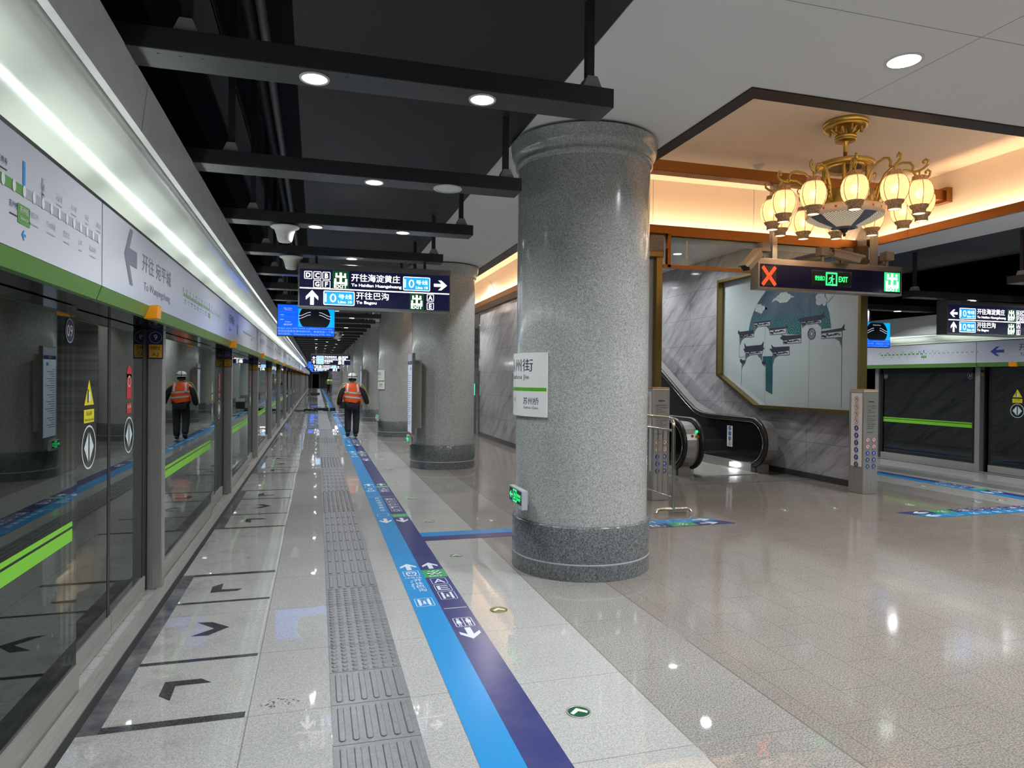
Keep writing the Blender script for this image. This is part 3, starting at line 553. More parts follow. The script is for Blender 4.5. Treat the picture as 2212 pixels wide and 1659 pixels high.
# ================================================================== screen door walls along both tracks
def fascia(side):
    if side == 'left':
        fx = lambda x: x; hz = (2.459, 2.068, 2.004); lip = (-.875, 2.905); top = (-.846, 3.155); ya, yb = Y0, Y1; U = (0, 1, 0)
    else:
        fx = lambda x: AX-x; hz = (2.42, 2.03, 1.955); lip = (-.875, 2.615); top = (-.862, 2.985); ya, yb = 2.0, 40.0; U = (0, -1, 0)
    fn = lambda a, b, d: (fx(a), d, b)
    m = MB()
    H = lip[1]+.03-hz[0]; prof = [(-1.36, hz[0]+.005), (-1.36, hz[0]+H*.26)]; K = [(-1.355, .27), (-1.20, .455), (-1.04, .645), (-.97, .74), (-.93, .85), (-.912, 1.0)]
    for (x0, t0), (x1, t1) in zip(K, K[1:]): prof += [(x0+(x1-x0)*q/3, hz[0]+H*(t0+(t1-t0)*q/3)) for q in range(3)]
    prof.append((-.912, hz[0]+H))
    m.sheet(prof, fn, ya, yb, COVEM, True)
    if side == 'left':
        for k in range(-2, 30): m.box(-1.33, -1.31, 3.6+k*2.225, 3.604+k*2.225, hz[0], hz[0]+.05, TXGREY)
    struct(m.build('trim_5' if side == 'left' else 'trim_6'))
    m = MB(); m.prism([(lip[0]-.035, lip[1]), (lip[0], lip[1]), (top[0], top[1]), (top[0]-.6, top[1]), (top[0]-.6, top[1]-.02), (top[0]-.02, top[1]-.02), (lip[0]-.03, lip[1]+.02)], fn, ya, yb, BULK)
    for k in range(-1, 40):
        yy = 3.9+2.9*k
        if ya < yy < yb-1: m.prism([(lip[0]+.0005, lip[1]), (lip[0]+.001, lip[1]), (top[0]+.001, top[1]), (top[0]+.0005, top[1])], fn, yy, yy+.006, TXGREY)
    struct(m.build('wall_bulkhead_'+side))
    # tubes lying in the trough on top of the header
    TX, TZ = (-1.03, .031) if side == 'left' else (-1.06, -.042)
    y = ya+.5 if side == 'left' else 5.7; first = None
    while y < (15.6 if side == 'right' else 75):
        m = None
        if first is None:
            m = MB(); m.cyl((0, 0, 0), (0, 1.08, 0), .016, TUBEM, 8); first = tag(m.build('fluorescent_tube', loc=(fx(TX), y, hz[0]+TZ)), 'bare fluorescent tube in the light trough above the %s screen door header' % side, 'fluorescent tube', 'tubes in the %s light trough' % side)
        else:
            o = first.copy(); C.objects.link(o); o.location = (fx(TX), y, hz[0]+TZ)
        y += 1.28
    return fx, hz, U
FXL, HZL, UL = fascia('left'); FXR, HZR, UR = fascia('right')
LINE16N = '万泉河桥 西苑 农大南路 马连洼 西北旺 永丰南 永丰 屯佃 稻香湖路 温阳路 北安河'.split(); LINE16S = '苏州桥 万寿寺 国家图书馆 二里沟 甘家口 玉渊潭东门 木樨地 达官营 红莲南里 丽泽商务区 东管头南 丰台站 丰台南路 富丰桥 看丹 榆树庄 洪泰庄 宛平城'.split()
def route(pr, a0, pitch, zc, ahead, behind, hh):      # line diagram: stops ahead in green, passed stops in grey
    nA, nB = len(ahead), len(behind); X = lambda i: a0+pitch*i; th = hh*.30
    pr.rect(X(0), zc-th/2, X(nA), zc+th/2, TXGREEN, 1); pr.rect(X(nA), zc-th/2, X(nA+nB), zc+th/2, TXLGREY, 1)
    for i in range(nA+nB+1):
        pr.circ(X(i), zc, pitch*.17, TXWHITE, 2, th*.62, 12)
        if i == nA: continue
        nm = ahead[::-1][i] if i < nA else behind[i-nA-1]; mt = TXNAVY if i < nA else TXLGREY; up = i % 2 == 0
        w = min(pitch*1.5, len(nm)*hh*.2)
        pr.text(nm, X(i), zc+(hh*.42 if up else -hh*.66), hh*.21, mt, 1, 'c', 0, w); pr.rect(X(i)-w*.45, zc+(hh*.27 if up else -hh*.86), X(i)+w*.45, zc+(hh*.31 if up else -hh*.82), mt, 1)
    x = X(nA); pr.rect(x-pitch*.13, zc+th*.6, x+pitch*.13, zc+hh*.9, TXBLUE, 1); pr.rect(X(nA+2)-pitch*.1, zc+th*.6, X(nA+2)+pitch*.1, zc+hh*.8, TXLGREY, 1)
    pr.rrect(x-pitch*.62, zc-hh*1.0, x+pitch*.62, zc-hh*.42, hh*.05, TXGREEN, 1); pr.text('苏州街', x, zc-hh*.68, hh*.2, TXWHITE, 2, 'c', 0, pitch*.9); pr.text('Suzhou Jie', x, zc-hh*.9, hh*.13, TXWHITE, 2, 'c', 0, pitch*.8)
    pr.arrow(x, zc-hh*1.3, hh*.3, hh*.32, PI/2, TXBLUE, 1)
def header_box(side, y0, y1, label, lettering=None, name='header_panel'):
    fx, hz, U = (FXL, HZL, UL) if side == 'left' else (FXR, HZR, UR); fn = lambda a, b, d: (fx(a), d, b)
    t = thing(name, label, 'platform screen header panel', (fx(-.97), (y0+y1)/2, hz[2]), 'header panels over the %s screen doors' % side)
    g = .006; loc = Vector(t.location)
    def sub(m, nm):
        m.v = [(a-loc.x, b-loc.y, c-loc.z) for a, b, c in m.v]; return m.build(nm, t)
    m = MB(); m.prism([(-.97, hz[0]), (-.97, hz[1]+.002), (-1.0, hz[1]+.002), (-1.0, hz[0])], fn, y0+g, y1-g, PANELW); o = sub(m, 'white_panel')
    m = MB(); m.prism([(-.97, hz[1]), (-.992, hz[2]), (-1.03, hz[2]), (-1.0, hz[1])], fn, y0+g, y1-g, GREENP); sub(m, 'green_band')
    m = MB(); m.prism([(-1.001, hz[0]), (-1.001, hz[1]), (-1.031, hz[2]+.001), (-1.34, hz[2]+.001), (-1.34, hz[0]-(.01 if side == 'left' else .06)), (-1.03, hz[0]-(.01 if side == 'left' else .06))], fn, y0, y1, BPANEL); sub(m, 'soffit_case')
    m = MB(); m.box(*sorted((fx(-.968), fx(-.995))), y0, y1, hz[0], hz[0]+.014, TXBLACK); sub(m, 'top_edge')
    if lettering:
        pr = Print((fx(-.97), 0, 0), U, (0, 0, 1)); lettering(pr, 1 if side == 'left' else -1); sub(pr, 'lettering')
    return t
def letA(pr, s):
    route(pr, 2.712-.083*18, .083, 2.277, LINE16S, LINE16N[:10], .115)
def letB(pr, s):
    pr.arrow(4.11, 2.29, .30, .26, PI/2, TXGREY, 1, .3)
    pr.text('开往 宛平城', 4.36, 2.255, .105, TXGREY, 1, width=.80); pr.text('To Wanpingcheng', 4.40, 2.135, .062, TXGREY, 1, width=.73)
    route(pr, 5.62, .072, 2.27, LINE16S, LINE16N[:10], .075)
def letC(y):
    def f(pr, s):
        pr.text('苏州街', y+.35, 2.27, .10, TXNAVY, 1, width=.52); pr.text('Suzhou Jie', y+.37, 2.17, .05, TXNAVY, 1); pr.rect(y+1.15, 2.18, y+1.28, 2.31, TXGREEN, 1)
        route(pr, y+1.9, .07, 2.27, LINE16S, LINE16N[:10], .07)
    return f
def letB2(dy):
    def f(pr, s): 
        pr.arrow(dy+.5, 2.29, .30, .26, PI/2, TXGREY, 1, .3); pr.text('开往 宛平城', dy+.76, 2.255, .105, TXGREY, 1, width=.80)
        route(pr, dy+2.0, .072, 2.27, LINE16S, LINE16N[:10], .075)
    return f
hlab = ['nearest white header panel with a route diagram over the left screen doors', 'white header panel with the left arrow and the words To Wanpingcheng', 'third white header panel on the left, showing the station name Suzhou Jie', 'fourth white header panel along the left screen doors', 'fifth white header panel along the left screen doors']
header_box('left', -.85, 3.60, hlab[0], letA); header_box('left', 3.60, 8.05, hlab[1], letB); header_box('left', 8.05, 12.5, hlab[2], letC(8.05))
header_box('left', 12.5, 16.95, hlab[3], letB2(12.5)); header_box('left', 16.95, 21.4, hlab[4], letC(16.95))
header_box('left', -5.3, -.85, 'white header panel behind the camera'); header_box('left', -9, -5.3, 'white header panel far behind the camera')
h0 = header_box('left', 21.4, 25.85, 'distant white header panel over the left screen doors beyond the fifth', letB2(21.4))
yy = 21.4+2.225+4.45
while yy < 105: dup(h0, (-.97, yy, HZL[2])); yy += 4.45
def letR1(pr, s):   # coordinates along -Y
    route(pr, -11.95, .1, 2.235, LINE16N, LINE16S[:12], .085)
    pr.text('苏州街', -12.6, 2.2, .09, TXNAVY, 1)
def letR2(pr, s):
    pr.arrow(-9.32, 2.23, .17, .26, PI/2, mat('deep_blue_print', (.015, .06, .34), .5), 1, .3); pr.text('开往 北安河', -8.93, 2.23, .115, TXNAVY, 1, width=.8); pr.text('To Beianhe', -8.9, 2.13, .055, TXNAVY, 1)
header_box('right', 9.72, 12.42, 'white header panel with a route diagram over the right screen doors', letR1); header_box('right', 5.6, 9.72, 'white header panel with the left arrow over the right screen doors', letR2); header_box('right', 12.42, 16.8, 'white header panel over the right platform hidden behind the escalator hall')
# orange warning lights under the headers
def warn(side, y, label):
    fx = (lambda x: x) if side == 'left' else (lambda x: AX-x); z = 2.035 if side == 'left' else 1.99
    t = thing('warning_light', label, 'warning light', (fx(-.97), y, z), 'orange door warning lights')
    m = MB(); fn = lambda a, b, d: ((a if side == 'left' else -a), d, b)
    m.prism([(-.02, .035), (.045, .04), (.04, -.035), (-.03, -.04)], fn, -.055, .055, ORANGE); m.build('lens', t)
    m = MB(); m.prism([(-.02, .035), (.047, .042), (.047, .046), (-.02, .041)], fn, -.057, .057, WPLAST); m.build('lid', t)
    return t
warn('left', 4.60, 'nearest orange warning light under the left header'); w1 = warn('left', 8.75, 'second orange warning light under the left header'); warn('left', 13.3, 'third orange warning light under the left header')
for k in range(3, 14): dup(w1, (-.97, 4.6+4.4*k, 2.035), 'distant orange warning light along the left header beyond the third')
warn('right', 9.02, 'orange warning light under the right header')

# posts, fixed panes and sliding doors
def post(side, y, label, num, sub):
    fx = (lambda x: x) if side == 'left' else (lambda x: AX-x); top = 2.005 if side == 'left' else 1.955
    t = thing('screen_door_post', label, 'screen door post', (fx(-1.195), y, 0), 'posts of the %s screen doors' % side)
    m = MB(); m.bbox(-.055, .055, 0, .10, 0, top, STEEL, .008); m.build('post', t)
    m = MB(); m.box(-.10, -.055, -.10, .1, 0, top, BPLAST) if side == 'left' else m.box(.055, .10, -.02, .1, 0, top, BPLAST); m.build('black_gap_seal', t)
    if num:
        pr = Print((0, -.0, 0), (1, 0, 0), (0, 0, 1), .001) if side == 'right' else Print((0, -.0005, 0), (1, 0, 0), (0, 0, 1), .001)
        if side == 'left':
            pr.rect(-.051, 1.78, .055, 2.0, TXNAVY, 1); pr.ring(.002, 1.945, .045, .004, TXLGREY, 2); pr.text(num, .002, 1.925, .042, TXWHITE, 2, 'c')
            pr.rect(-.044, 1.79, .048, 1.89, TXAMB, 2); pr.text(sub[0], .002, 1.85, .026, TXBLACK, 3, 'c'); pr.text(sub[1], .002, 1.80, .03, TXBLACK, 3, 'c')
        else: pr.rect(-.04, 1.76, .04, 1.90, TXNAVY, 1); pr.rect(-.03, 1.77, .03, 1.86, TXAMB, 2); pr.text(sub[0], 0, 1.83, .016, TXBLACK, 3, 'c'); pr.text(sub[1], 0, 1.79, .018, TXBLACK, 3, 'c')
        pr.build('number_plate', t)
    return t
def pane(side, y0, y1, label, num=None, green=True, numr=None):
    fx = (lambda x: x) if side == 'left' else (lambda x: AX-x); U = UL if side == 'left' else UR; sg = 1 if side == 'left' else -1; yc = (y0+y1)/2; h = (y1-y0)/2; top = 2.0 if side == 'left' else 1.95
    t = thing('fixed_glass_pane', label, 'platform screen glass pane', (fx(-1.2), yc, 0), 'fixed panes of the %s screen wall' % side)
    m = MB(); m.box(-.006, .006, -h, h, .14, top, DGLASS); m.build('glass', t)
    m = MB(); m.box(-.025, .02, -h, h, .0, .14, STEELY); m.build('bottom_rail', t)
    m = MB(); m.box(-.03, -.008, -h, -h+.05, .14, top, BPLAST); m.box(-.03, -.008, h-.05, h, .14, top, BPLAST); m.box(-.03, -.008, -h, h, top-.1, top, BPLAST); m.build('edge_frame', t)
    pr = Print((sg*.0065, 0, 0), U, (0, 0, 1), .001)
    pr.rect(-h+.03, .880, h-.07, .905, LIME, 1); pr.rect(-h+.03, .805, h-.07, .868, LIME, 1)
    pr.build('green_stripes', t)
    for q, uu in ((num, h-.12), (numr, -h+.1)):
        if q:
            pr = Print((sg*.0065, 0, 0), U, (0, 0, 1), .001); zc = 1.872 if side == 'left' else 1.795; pr.circ(uu, zc, .062, TXNAVY, 1, n=28); pr.ring(uu, zc, .062, .005, TXLGREY, 2); pr.text(q, uu, zc-.03, .06, TXWHITE, 2, 'c'); pr.build('number_disc', t)
    return t
def leaf(side, y0, y1, label, red=False, yellow=True, cz=1.209, near=False):
    fx = (lambda x: x) if side == 'left' else (lambda x: AX-x); U = UL if side == 'left' else UR; sg = 1 if side == 'left' else -1; yc = (y0+y1)/2; h = (y1-y0)/2; top = 2.0 if side == 'left' else 1.95
    t = thing('sliding_screen_panel', label, 'sliding screen door', (fx(-1.25), yc, 0), 'sliding doors of the %s screen wall' % side)
    m = MB(); m.box(-.006, .006, -h, h, .10, top, DGLASS); m.build('glass', t)
    m = MB(); m.box(-.02, .018, -h, h, .012, .14, STEELY); m.build('bottom_rail', t)
    m = MB(); m.box(-.03, .008, h-.05, h, .14, top, BPLAST) if sg > 0 else m.box(-.008, .03, h-.05, h, .14, top, BPLAST); m.box(-.03, -.008, -h, -h+.04, .14, top, BPLAST) if sg > 0 else m.box(.008, .03, -h, -h+.04, .14, top, BPLAST); m.build('edge_seal', t)
    pr = Print((sg*.0065, 0, 0), U, (0, 0, 1), .001); u = 0 if side == 'right' else (-.04 if near else 0)
    pr.ring(u, cz, .125, .010, TXMINT, 1, n=36)
    for q in (-1, 1): pr.poly([(u+q*.010, cz+.085), (u+q*.010, cz-.085), (u+q*.085, cz)], TXMINT, 1)
    pr.build('opening_symbol', t)
    if yellow:
        pr = Print((sg*.0065, 0, 0), U, (0, 0, 1), .001); pr.poly([(u-.085, cz+.24), (u+.085, cz+.24), (u, cz+.385)], TXYEL, 1); pr.rect(u-.025, cz+.26, u+.02, cz+.315, TXWHITE, 2); pr.rect(u-.03, cz+.255, u-.015, cz+.33, TXBLACK, 3)
        pr.rect(u-.09, cz+.14, u+.09, cz+.215, TXYEL, 1); pr.text('当心夹手', u, cz+.18, .026, TXBLACK, 2, 'c'); pr.text('Watch Your Hand', u, cz+.15, .014, TXBLACK, 2, 'c'); pr.build('warning_sticker', t)
    if red:
        pr = Print((sg*.0065, 0, 0), U, (0, 0, 1), .001); pr.rect(u-.06, cz+.25, u+.06, cz+.42, TXRED, 1); pr.circ(u, cz+.42, .06, TXRED, 1); pr.circ(u, cz+.37, .04, TXWHITE, 2); pr.circ(u, cz+.37, .03, TXRED, 3); pr.rect(u-.06, cz+.15, u+.06, cz+.22, TXRED, 1); pr.text('禁止倚靠', u, cz+.185, .022, TXWHITE, 2, 'c'); pr.build('no_leaning_sticker', t)
    return t
PY = lambda k: 5.80+4.45*k
pl = ['nearest steel screen door post, with the number 9 plate', 'second steel screen door post, numbered 10', 'third steel screen door post, numbered 11', 'fourth steel screen door post on the left', 'fifth steel screen door post on the left', 'sixth steel screen door post on the left']
pane('left', -1.0, 4.02, 'nearest fixed glass pane at the left edge, numbered 09', '09')
leaf('left', 4.05, 4.80, 'first sliding glass door with yellow warning sticker, left of the nearest post', False, True, 1.24, True); leaf('left', 4.81, 5.68, 'second sliding glass door with red sticker, beside the nearest post', True, False, 1.24)
nums = [('9', ('MP2', 'A2')), ('10', ('MP2', 'A1')), ('11', ('MP1', 'A4')), ('12', ('MP1', 'A3')), ('13', ('MP1', 'A2')), ('14', ('MP1', 'A1'))]
wn = ['first', 'second', 'third', 'fourth', 'fifth', 'sixth']
P0 = None
for k in range(6):
    post('left', PY(k), pl[k], *nums[k])
    pane('left', PY(k)+.11, PY(k)+2.95, 'fixed glass pane with green stripes just past the %s left post' % wn[k])
    leaf('left', PY(k)+2.98, PY(k)+3.64, 'nearer sliding glass door between the %s and %s left posts' % (wn[k], (wn+['seventh'])[k+1])); leaf('left', PY(k)+3.65, PY(k)+4.30, 'farther sliding glass door between the %s and %s left posts' % (wn[k], (wn+['seventh'])[k+1]), True, False)
p0 = post('left', PY(6), 'distant steel screen door post on the left beyond the sixth', '15', ('TC1', 'A4')); q0 = pane('left', PY(6)+.11, PY(6)+2.95, 'distant fixed glass pane on the left beyond the sixth post')
l0 = leaf('left', PY(6)+2.98, PY(6)+3.64, 'distant sliding glass door on the left beyond the sixth post'); l1 = leaf('left', PY(6)+3.65, PY(6)+4.30, 'distant sliding glass door on the left beyond the sixth post', True, False)
for k in range(7, 23):
    for o in (p0, q0, l0, l1): dup(o, Vector(o.location)+Vector((0, 4.45*(k-6), 0)))
pane('left', -9, -2.8, 'fixed glass pane behind the camera'); leaf('left', -2.7, -1.9, 'sliding glass door behind the camera'); leaf('left', -1.85, -1.05, 'sliding glass door beside the camera')
# right side
post('right', 9.78, 'steel screen door post between the green striped pane and the right door', '31', ('MP2', 'A3')); post('right', 12.16, 'steel screen door post half hidden behind the right escalator pylon', '', None)
pane('right', 9.90, 12.12, 'dark glass pane with green stripes between the right posts, numbered 30 and 31', '31', True, '30')
leaf('right', 8.62, 9.68, 'dark sliding glass door with yellow sticker at the right edge', False, True, 1.169); leaf('right', 7.5, 8.6, 'dark sliding glass door out past the right edge', False, True, 1.169)
pane('right', 3.0, 7.45, 'dark glass pane far right beyond the frame')
# steel thresholds
for fx, nm, lb in ((lambda x: x, 'door_threshold', 'ribbed steel threshold strip along the left screen doors'), (lambda x: AX-x, 'door_threshold', 'ribbed steel threshold strip along the right screen doors')):
    t = thing(nm, lb, 'threshold', (fx(-1.16), 0, 0)); m = MB(); ya, yb = (Y0+.05, 108) if fx(0) == 0 else (2, 40)
    a, b = sorted((fx(-1.172), fx(-1.085))); m.box(a-fx(-1.16), b-fx(-1.16), ya, yb, 0, .010, STEELY)
    m.build('plate', t); m = MB()
    for k in range(7): x = fx(-1.165+.012*k)-fx(-1.16); m.box(x-.002, x+.002, ya, yb, .010, .013, STEELY)
    m.build('ribs', t); m = MB(); a, b = sorted((fx(-1.085), fx(-1.045))); m.box(a-fx(-1.16), b-fx(-1.16), ya, yb, 0.0, .002, TXBLACK); m.build('dark_joint', t)
# ================================================================== floor: tactile paving, guide films, inlays, discs
def tactile():
    t = thing('tactile_paving', 'long grey tactile paving strip with bars and domes along the left platform', 'tactile paving', (0.28, 0, 0))
    m = MB(); m.box(-.197, .197, Y0, 100, 0.0, .004, TACT)
    for k in range(-12, 250): m.box(-.197, .197, 3.51+.39*k-.0015, 3.51+.39*k+.0015, .004, .0046, TXBLACK) if k < 60 else None
    m.build('tiles', t)
    bars = MB(); domes = MB(); r = 0
    for k in range(-6, 60):
        y = 3.51+.39*k
        ph = (y-3.90) % 4.45
        if ph < 1.5:
            if y < 22:
                for i in range(7):
                    for j in range(7):
                        x = -.168+.056*i; yy = y+.028+.0557*j; domes.lathe([(.0175, .004), (.0165, .0072), (.010, .0088), (0, .009)], TACT, (x, yy, 0), 8 if y < 10 else 6, True, False)
        else:
            for i in range(6):
                x = -.155+.062*i; n = 8 if y < 12 else 4; pts = []
                for a in range(n+1): q = PI*a/n; pts.append((x+.0165*math.cos(q), y+.345+.0165*math.sin(q)))
                for a in range(n+1): q = PI+PI*a/n; pts.append((x+.0165*math.cos(q), y+.045+.0165*math.sin(q)))
                inn = [(x+(a-x)*.72, b) for a, b in pts]; N = len(pts)
                bars.add([(a, b, .004) for a, b in pts]+[(a, b, .0088) for a, b in inn], [(q, (q+1) % N, N+(q+1) % N, N+q) for q in range(N)]+[list(range(N, 2*N))], TACT)
    o = bars.build('raised_bars', t); o['kind'] = 'stuff'; o = domes.build('raised_domes', t); o['kind'] = 'stuff'
    return t
tactile()
m = MB(); m.box(9.71+.56, 9.71+.95, 2, 30, 0, .004, TACT); tag(m.build('tactile_paving'), 'grey tactile paving strip in front of the right screen doors', 'tactile paving')

ZF = (0, 0, .0012)
def guide_left():
    t = thing('floor_guide_film', 'long blue and navy guide film along the left platform, with arrows and exit letters', 'floor guide film', (0, 0, 0))
    pr = Print(ZF, (1, 0, 0), (0, 1, 0)); pr.rect(.68, -6, .872, 97, FBLUE, 1); pr.build('sky_blue_band', t)
    pr = Print(ZF, (1, 0, 0), (0, 1, 0)); pr.rect(.872, -6, 1.065, 97, FNAVY, 1); pr.build('navy_band', t)
    pr = None
    def icon(x0, y0, x1, y1, w=FWHITE):
        nonlocal pr
        pr.frame(x0, y0, x1, y1, .012, .0045, w, 1); cx = (x0+x1)/2; cy = (y0+y1)/2
        pr.rect(x0+.022, y0+.02, x0+.040, y1-.02, w, 1); pr.rect(x1-.040, y0+.02, x1-.022, y1-.02, w, 1)
        pr.frame(cx-.026, cy-.05, cx+.026, cy+.05, .008, .003, w, 1); pr.circ(cx, cy+.02, .009, w, 1, n=8); pr.poly([(cx-.012, cy-.035), (cx+.012, cy-.035), (cx+.008, cy+.01), (cx-.008, cy+.01)], w, 1)
    def block(y, nav, far=False):
        nonlocal pr
        # y = foot of the upper arrows
        pr.arrow(.778, y+.10, .14, .20, 0, FWHITE, 1, .3); pr.arrow(.968, y+.10, .135, .20, 0, FWHITE, 1, .3)
        if nav:
            pr.frame(.712, y-.185, .845, y-.03, .015, .005, FWHITE, 1); pr.frame(.735, y-.165, .822, y-.05, .04, .012, FWHITE, 1); pr.rect(.757, y-.105, .775, y-.08, FWHITE, 1); pr.rect(.783, y-.105, .801, y-.08, FWHITE, 1); pr.line((.745, y-.18), (.76, y-.15), .008, FWHITE, 1); pr.line((.812, y-.18), (.797, y-.15), .008, FWHITE, 1)
            pr.text('10号线', .715, y-.255, .045, FWHITE, 1, width=.13)
            for i, ch in enumerate('开往巴沟'): pr.text(ch, .805, y-.345-.088*i, .07, FWHITE, 1, 'c', .005, .062)
            pr.text('To Bagou', .735, y-.30, .028, FWHITE, 1, rot=-PI/2, width=.24); icon(.708, y-.955, .842, y-.77)
            pr.rect(.874, y-.26, 1.062, y-.03, FGREEN, 1); pr.chu(.97, y-.12, .12, .11, FWHITE, 2); pr.text('EXIT', .97, y-.245, .042, FWHITE, 2, 'c', .01, .11)
            for i, ch in enumerate('AE'):
                b = y-.45-.185*i; pr.frame(.905, b, 1.034, b+.165, .015, .005, FWHITE, 1); pr.text(ch, .969, b+.03, .105, FWHITE, 1, 'c', .008, .09)
            icon(.905, y-.84, 1.034, y-.65); pr.rect(.888, y-1.045, 1.052, y-1.037, FWHITE, 1)
            pr.frame(.905, y-1.42, 1.034, y-1.25, .014, .005, FWHITE, 1); pr.rect(.967, y-1.41, .972, y-1.26, FWHITE, 1)
            for q, cx in ((0, .936), (1, 1.003)):
                pr.circ(cx, y-1.278, .012, FWHITE, 1, n=8); pr.poly([(cx-.02, y-1.36), (cx+.02, y-1.36), (cx+.01, y-1.295), (cx-.01, y-1.295)] if q == 0 else [(cx-.016, y-1.35), (cx+.016, y-1.35), (cx+.016, y-1.295), (cx-.016, y-1.295)], FWHITE, 1); pr.rect(cx-.010, y-1.405, cx-.003, y-1.35, FWHITE, 1); pr.rect(cx+.003, y-1.405, cx+.010, y-1.35, FWHITE, 1)
            pr.arrow(.970, y-1.54, .135, .20, PI, FWHITE, 1, .3)
        else:
            icon(.708, y-.55, .842, y-.40); pr.frame(.712, y-.185, .845, y-.03, .015, .005, FWHITE, 1)
            for i, ch in enumerate('开往巴沟'[:2]): pr.text(ch, .78, y-.28-.09*i, .07, FWHITE, 1, 'c', .005)
            pr.rect(.874, y-.20, 1.062, y-.03, FGREEN, 1); pr.text('EXIT', .97, y-.15, .07, FWHITE, 2, 'c', .01, .14)
            for i, ch in enumerate('AE'): b = y-.42-.185*i; pr.frame(.905, b, 1.034, b+.165, .015, .005, FWHITE, 1); pr.text(ch, .969, b+.03, .105, FWHITE, 1, 'c', .008, .09)
            pr.rect(.69, y-1.0, 1.05, y-.992, FWHITE, 1)
            for i, ch in enumerate('开往海淀黄庄'): pr.text(ch, .805, y-1.18-.17*i, .12, FWHITE, 1, 'c', .005, .06)
            pr.frame(.712, y-2.35, .845, y-2.2, .015, .005, FWHITE, 1)
            for i, ch in enumerate('BCDFG'): b = y-1.3-.2*i; pr.frame(.905, b, 1.034, b+.17, .015, .005, FWHITE, 1); pr.text(ch, .969, b+.03, .105, FWHITE, 1, 'c', .008, .09)
            pr.rect(.874, y-2.45, 1.062, y-2.25, FGREEN, 1); pr.text('EXIT', .97, y-2.4, .07, FWHITE, 2, 'c', .01, .14)
            pr.arrow(.778, y-2.62, .14, .26, PI, FWHITE, 1, .3); pr.arrow(.968, y-2.62, .135, .26, PI, FWHITE, 1, .3)
    for yy, nv in ((5.84, True), (10.55, False), (15.4, True), (19.6, False), (24.3, True), (29, False), (34, True)):
        pr = Print((0, 0, .0022), (1, 0, 0), (0, 1, 0), .0006); block(yy, nv); pr.build('lettering', t)
guide_left()
def guide_right():
    t = thing('floor_guide_film', 'blue and navy guide film in front of the right screen doors', 'floor guide film')
    pr = Print(ZF, (1, 0, 0), (0, 1, 0)); pr.rect(9.69, 2, 9.87, 40, FBLUE, 1); pr.build('sky_blue_band', t)
    pr = Print(ZF, (1, 0, 0), (0, 1, 0)); pr.rect(9.87, 2, 10.05, 40, FNAVY, 1); pr.build('navy_band', t)
    for y in (8.4, 11.6, 15.5):
        pr = Print((0, 0, .0022), (-1, 0, 0), (0, -1, 0), .0006)
        pr.arrow(-9.78, -y+.5, .13, .22, 0, FWHITE, 1, .3); pr.arrow(-9.96, -y+.5, .13, .22, 0, FWHITE, 1, .3); pr.rect(-10.045, -y+.1, -9.875, -y+.34, FGREEN, 1); pr.text('EXIT', -9.96, -y+.14, .08, FWHITE, 2, 'c')
        for i, ch in enumerate('BCD'): pr.frame(-10.03, -y-.12-.2*i, -9.89, -y+.04-.2*i, .015, .005, FWHITE, 1); pr.text(ch, -9.96, -y-.09-.2*i, .1, FWHITE, 1, 'c')
        for i, ch in enumerate('开往海淀'): pr.text(ch, -9.78, -y-.0-.14*i, .1, FWHITE, 1, 'c')
        pr.build('lettering', t)
guide_right()
def cross(x0, x1, y0, y1, flip, label, tip):   # transverse film that points at the escalators
    t = thing('floor_guide_film', label, 'floor guide film'); ym = (y0+y1)/2
    up, lo = (FBLUE, FNAVY) if not flip else (FNAVY, FBLUE)
    pr = Print((0, 0, .0006 if not flip else .0008), (1, 0, 0), (0, 1, 0)); s = .10
    if tip > 0: A = [(x0, ym), (x1-s, ym), (x1-2*s, y1), (x0, y1)]; B = [(x0, y0), (x1, y0), (x1-s, ym), (x0, ym)]
    else: A = [(x0+s, ym), (x1, ym), (x1, y1), (x0, y1)]; B = [(x0+2*s, y0), (x1, y0), (x1, ym), (x0+s, ym)]
    pr.poly(A, up, 1); pr.build('upper_band', t); pr = Print((0, 0, .0006 if not flip else .0008), (1, 0, 0), (0, 1, 0)); pr.poly(B, lo, 1); pr.build('lower_band', t)
    g = -1 if flip else 1; pr = Print((0, 0, .0022), (g, 0, 0), (0, g, 0), .0006)
    ex = g*(x1 if tip > 0 else x0); d = -1 if g*tip > 0 else 1
    navy_y = (g*y0+g*ym)/2 if not flip else (g*y1+g*ym)/2; blue_y = (g*y1+g*ym)/2 if not flip else (g*y0+g*ym)/2
    rot = -PI/2 if g*tip > 0 else PI/2
    pr.arrow(ex+d*.30, blue_y, .14, .24, rot, FWHITE, 1, .3); pr.arrow(ex+d*.30, navy_y, .14, .24, rot, FWHITE, 1, .3)
    gx = ex+d*.65; pr.rect(gx-.16, navy_y-.088, gx+.16, navy_y+.088, FGREEN, 1); pr.chu(gx, navy_y+.01, .12, .11, FWHITE, 2)
    for i, ch in enumerate('BCDFG'):
        cx = ex+d*(1.0+.27*i); pr.frame(cx-.11, navy_y-.07, cx+.11, navy_y+.07, .02, .006, FWHITE, 1); pr.text(ch, cx, navy_y-.045, .09, FWHITE, 1, 'c', 0, .12)
    for i, ch in enumerate('开往海淀黄庄'): pr.text(ch, ex+d*(.95+.2*i), blue_y-.05, .10, FWHITE, 1, 'c', 0, .12)
    pr.frame(ex+d*.63-.1, blue_y-.06, ex+d*.63+.1, blue_y+.06, .02, .006, FWHITE, 1)
    pr.build('lettering', t)
cross(1.065, 4.70, 6.86, 7.23, False, 'blue and navy guide film crossing the floor behind the nearest column', 1)
cross(7.08, 9.69, 6.58, 6.95, True, 'blue and navy guide film pointing from the right platform to the escalators', -1)
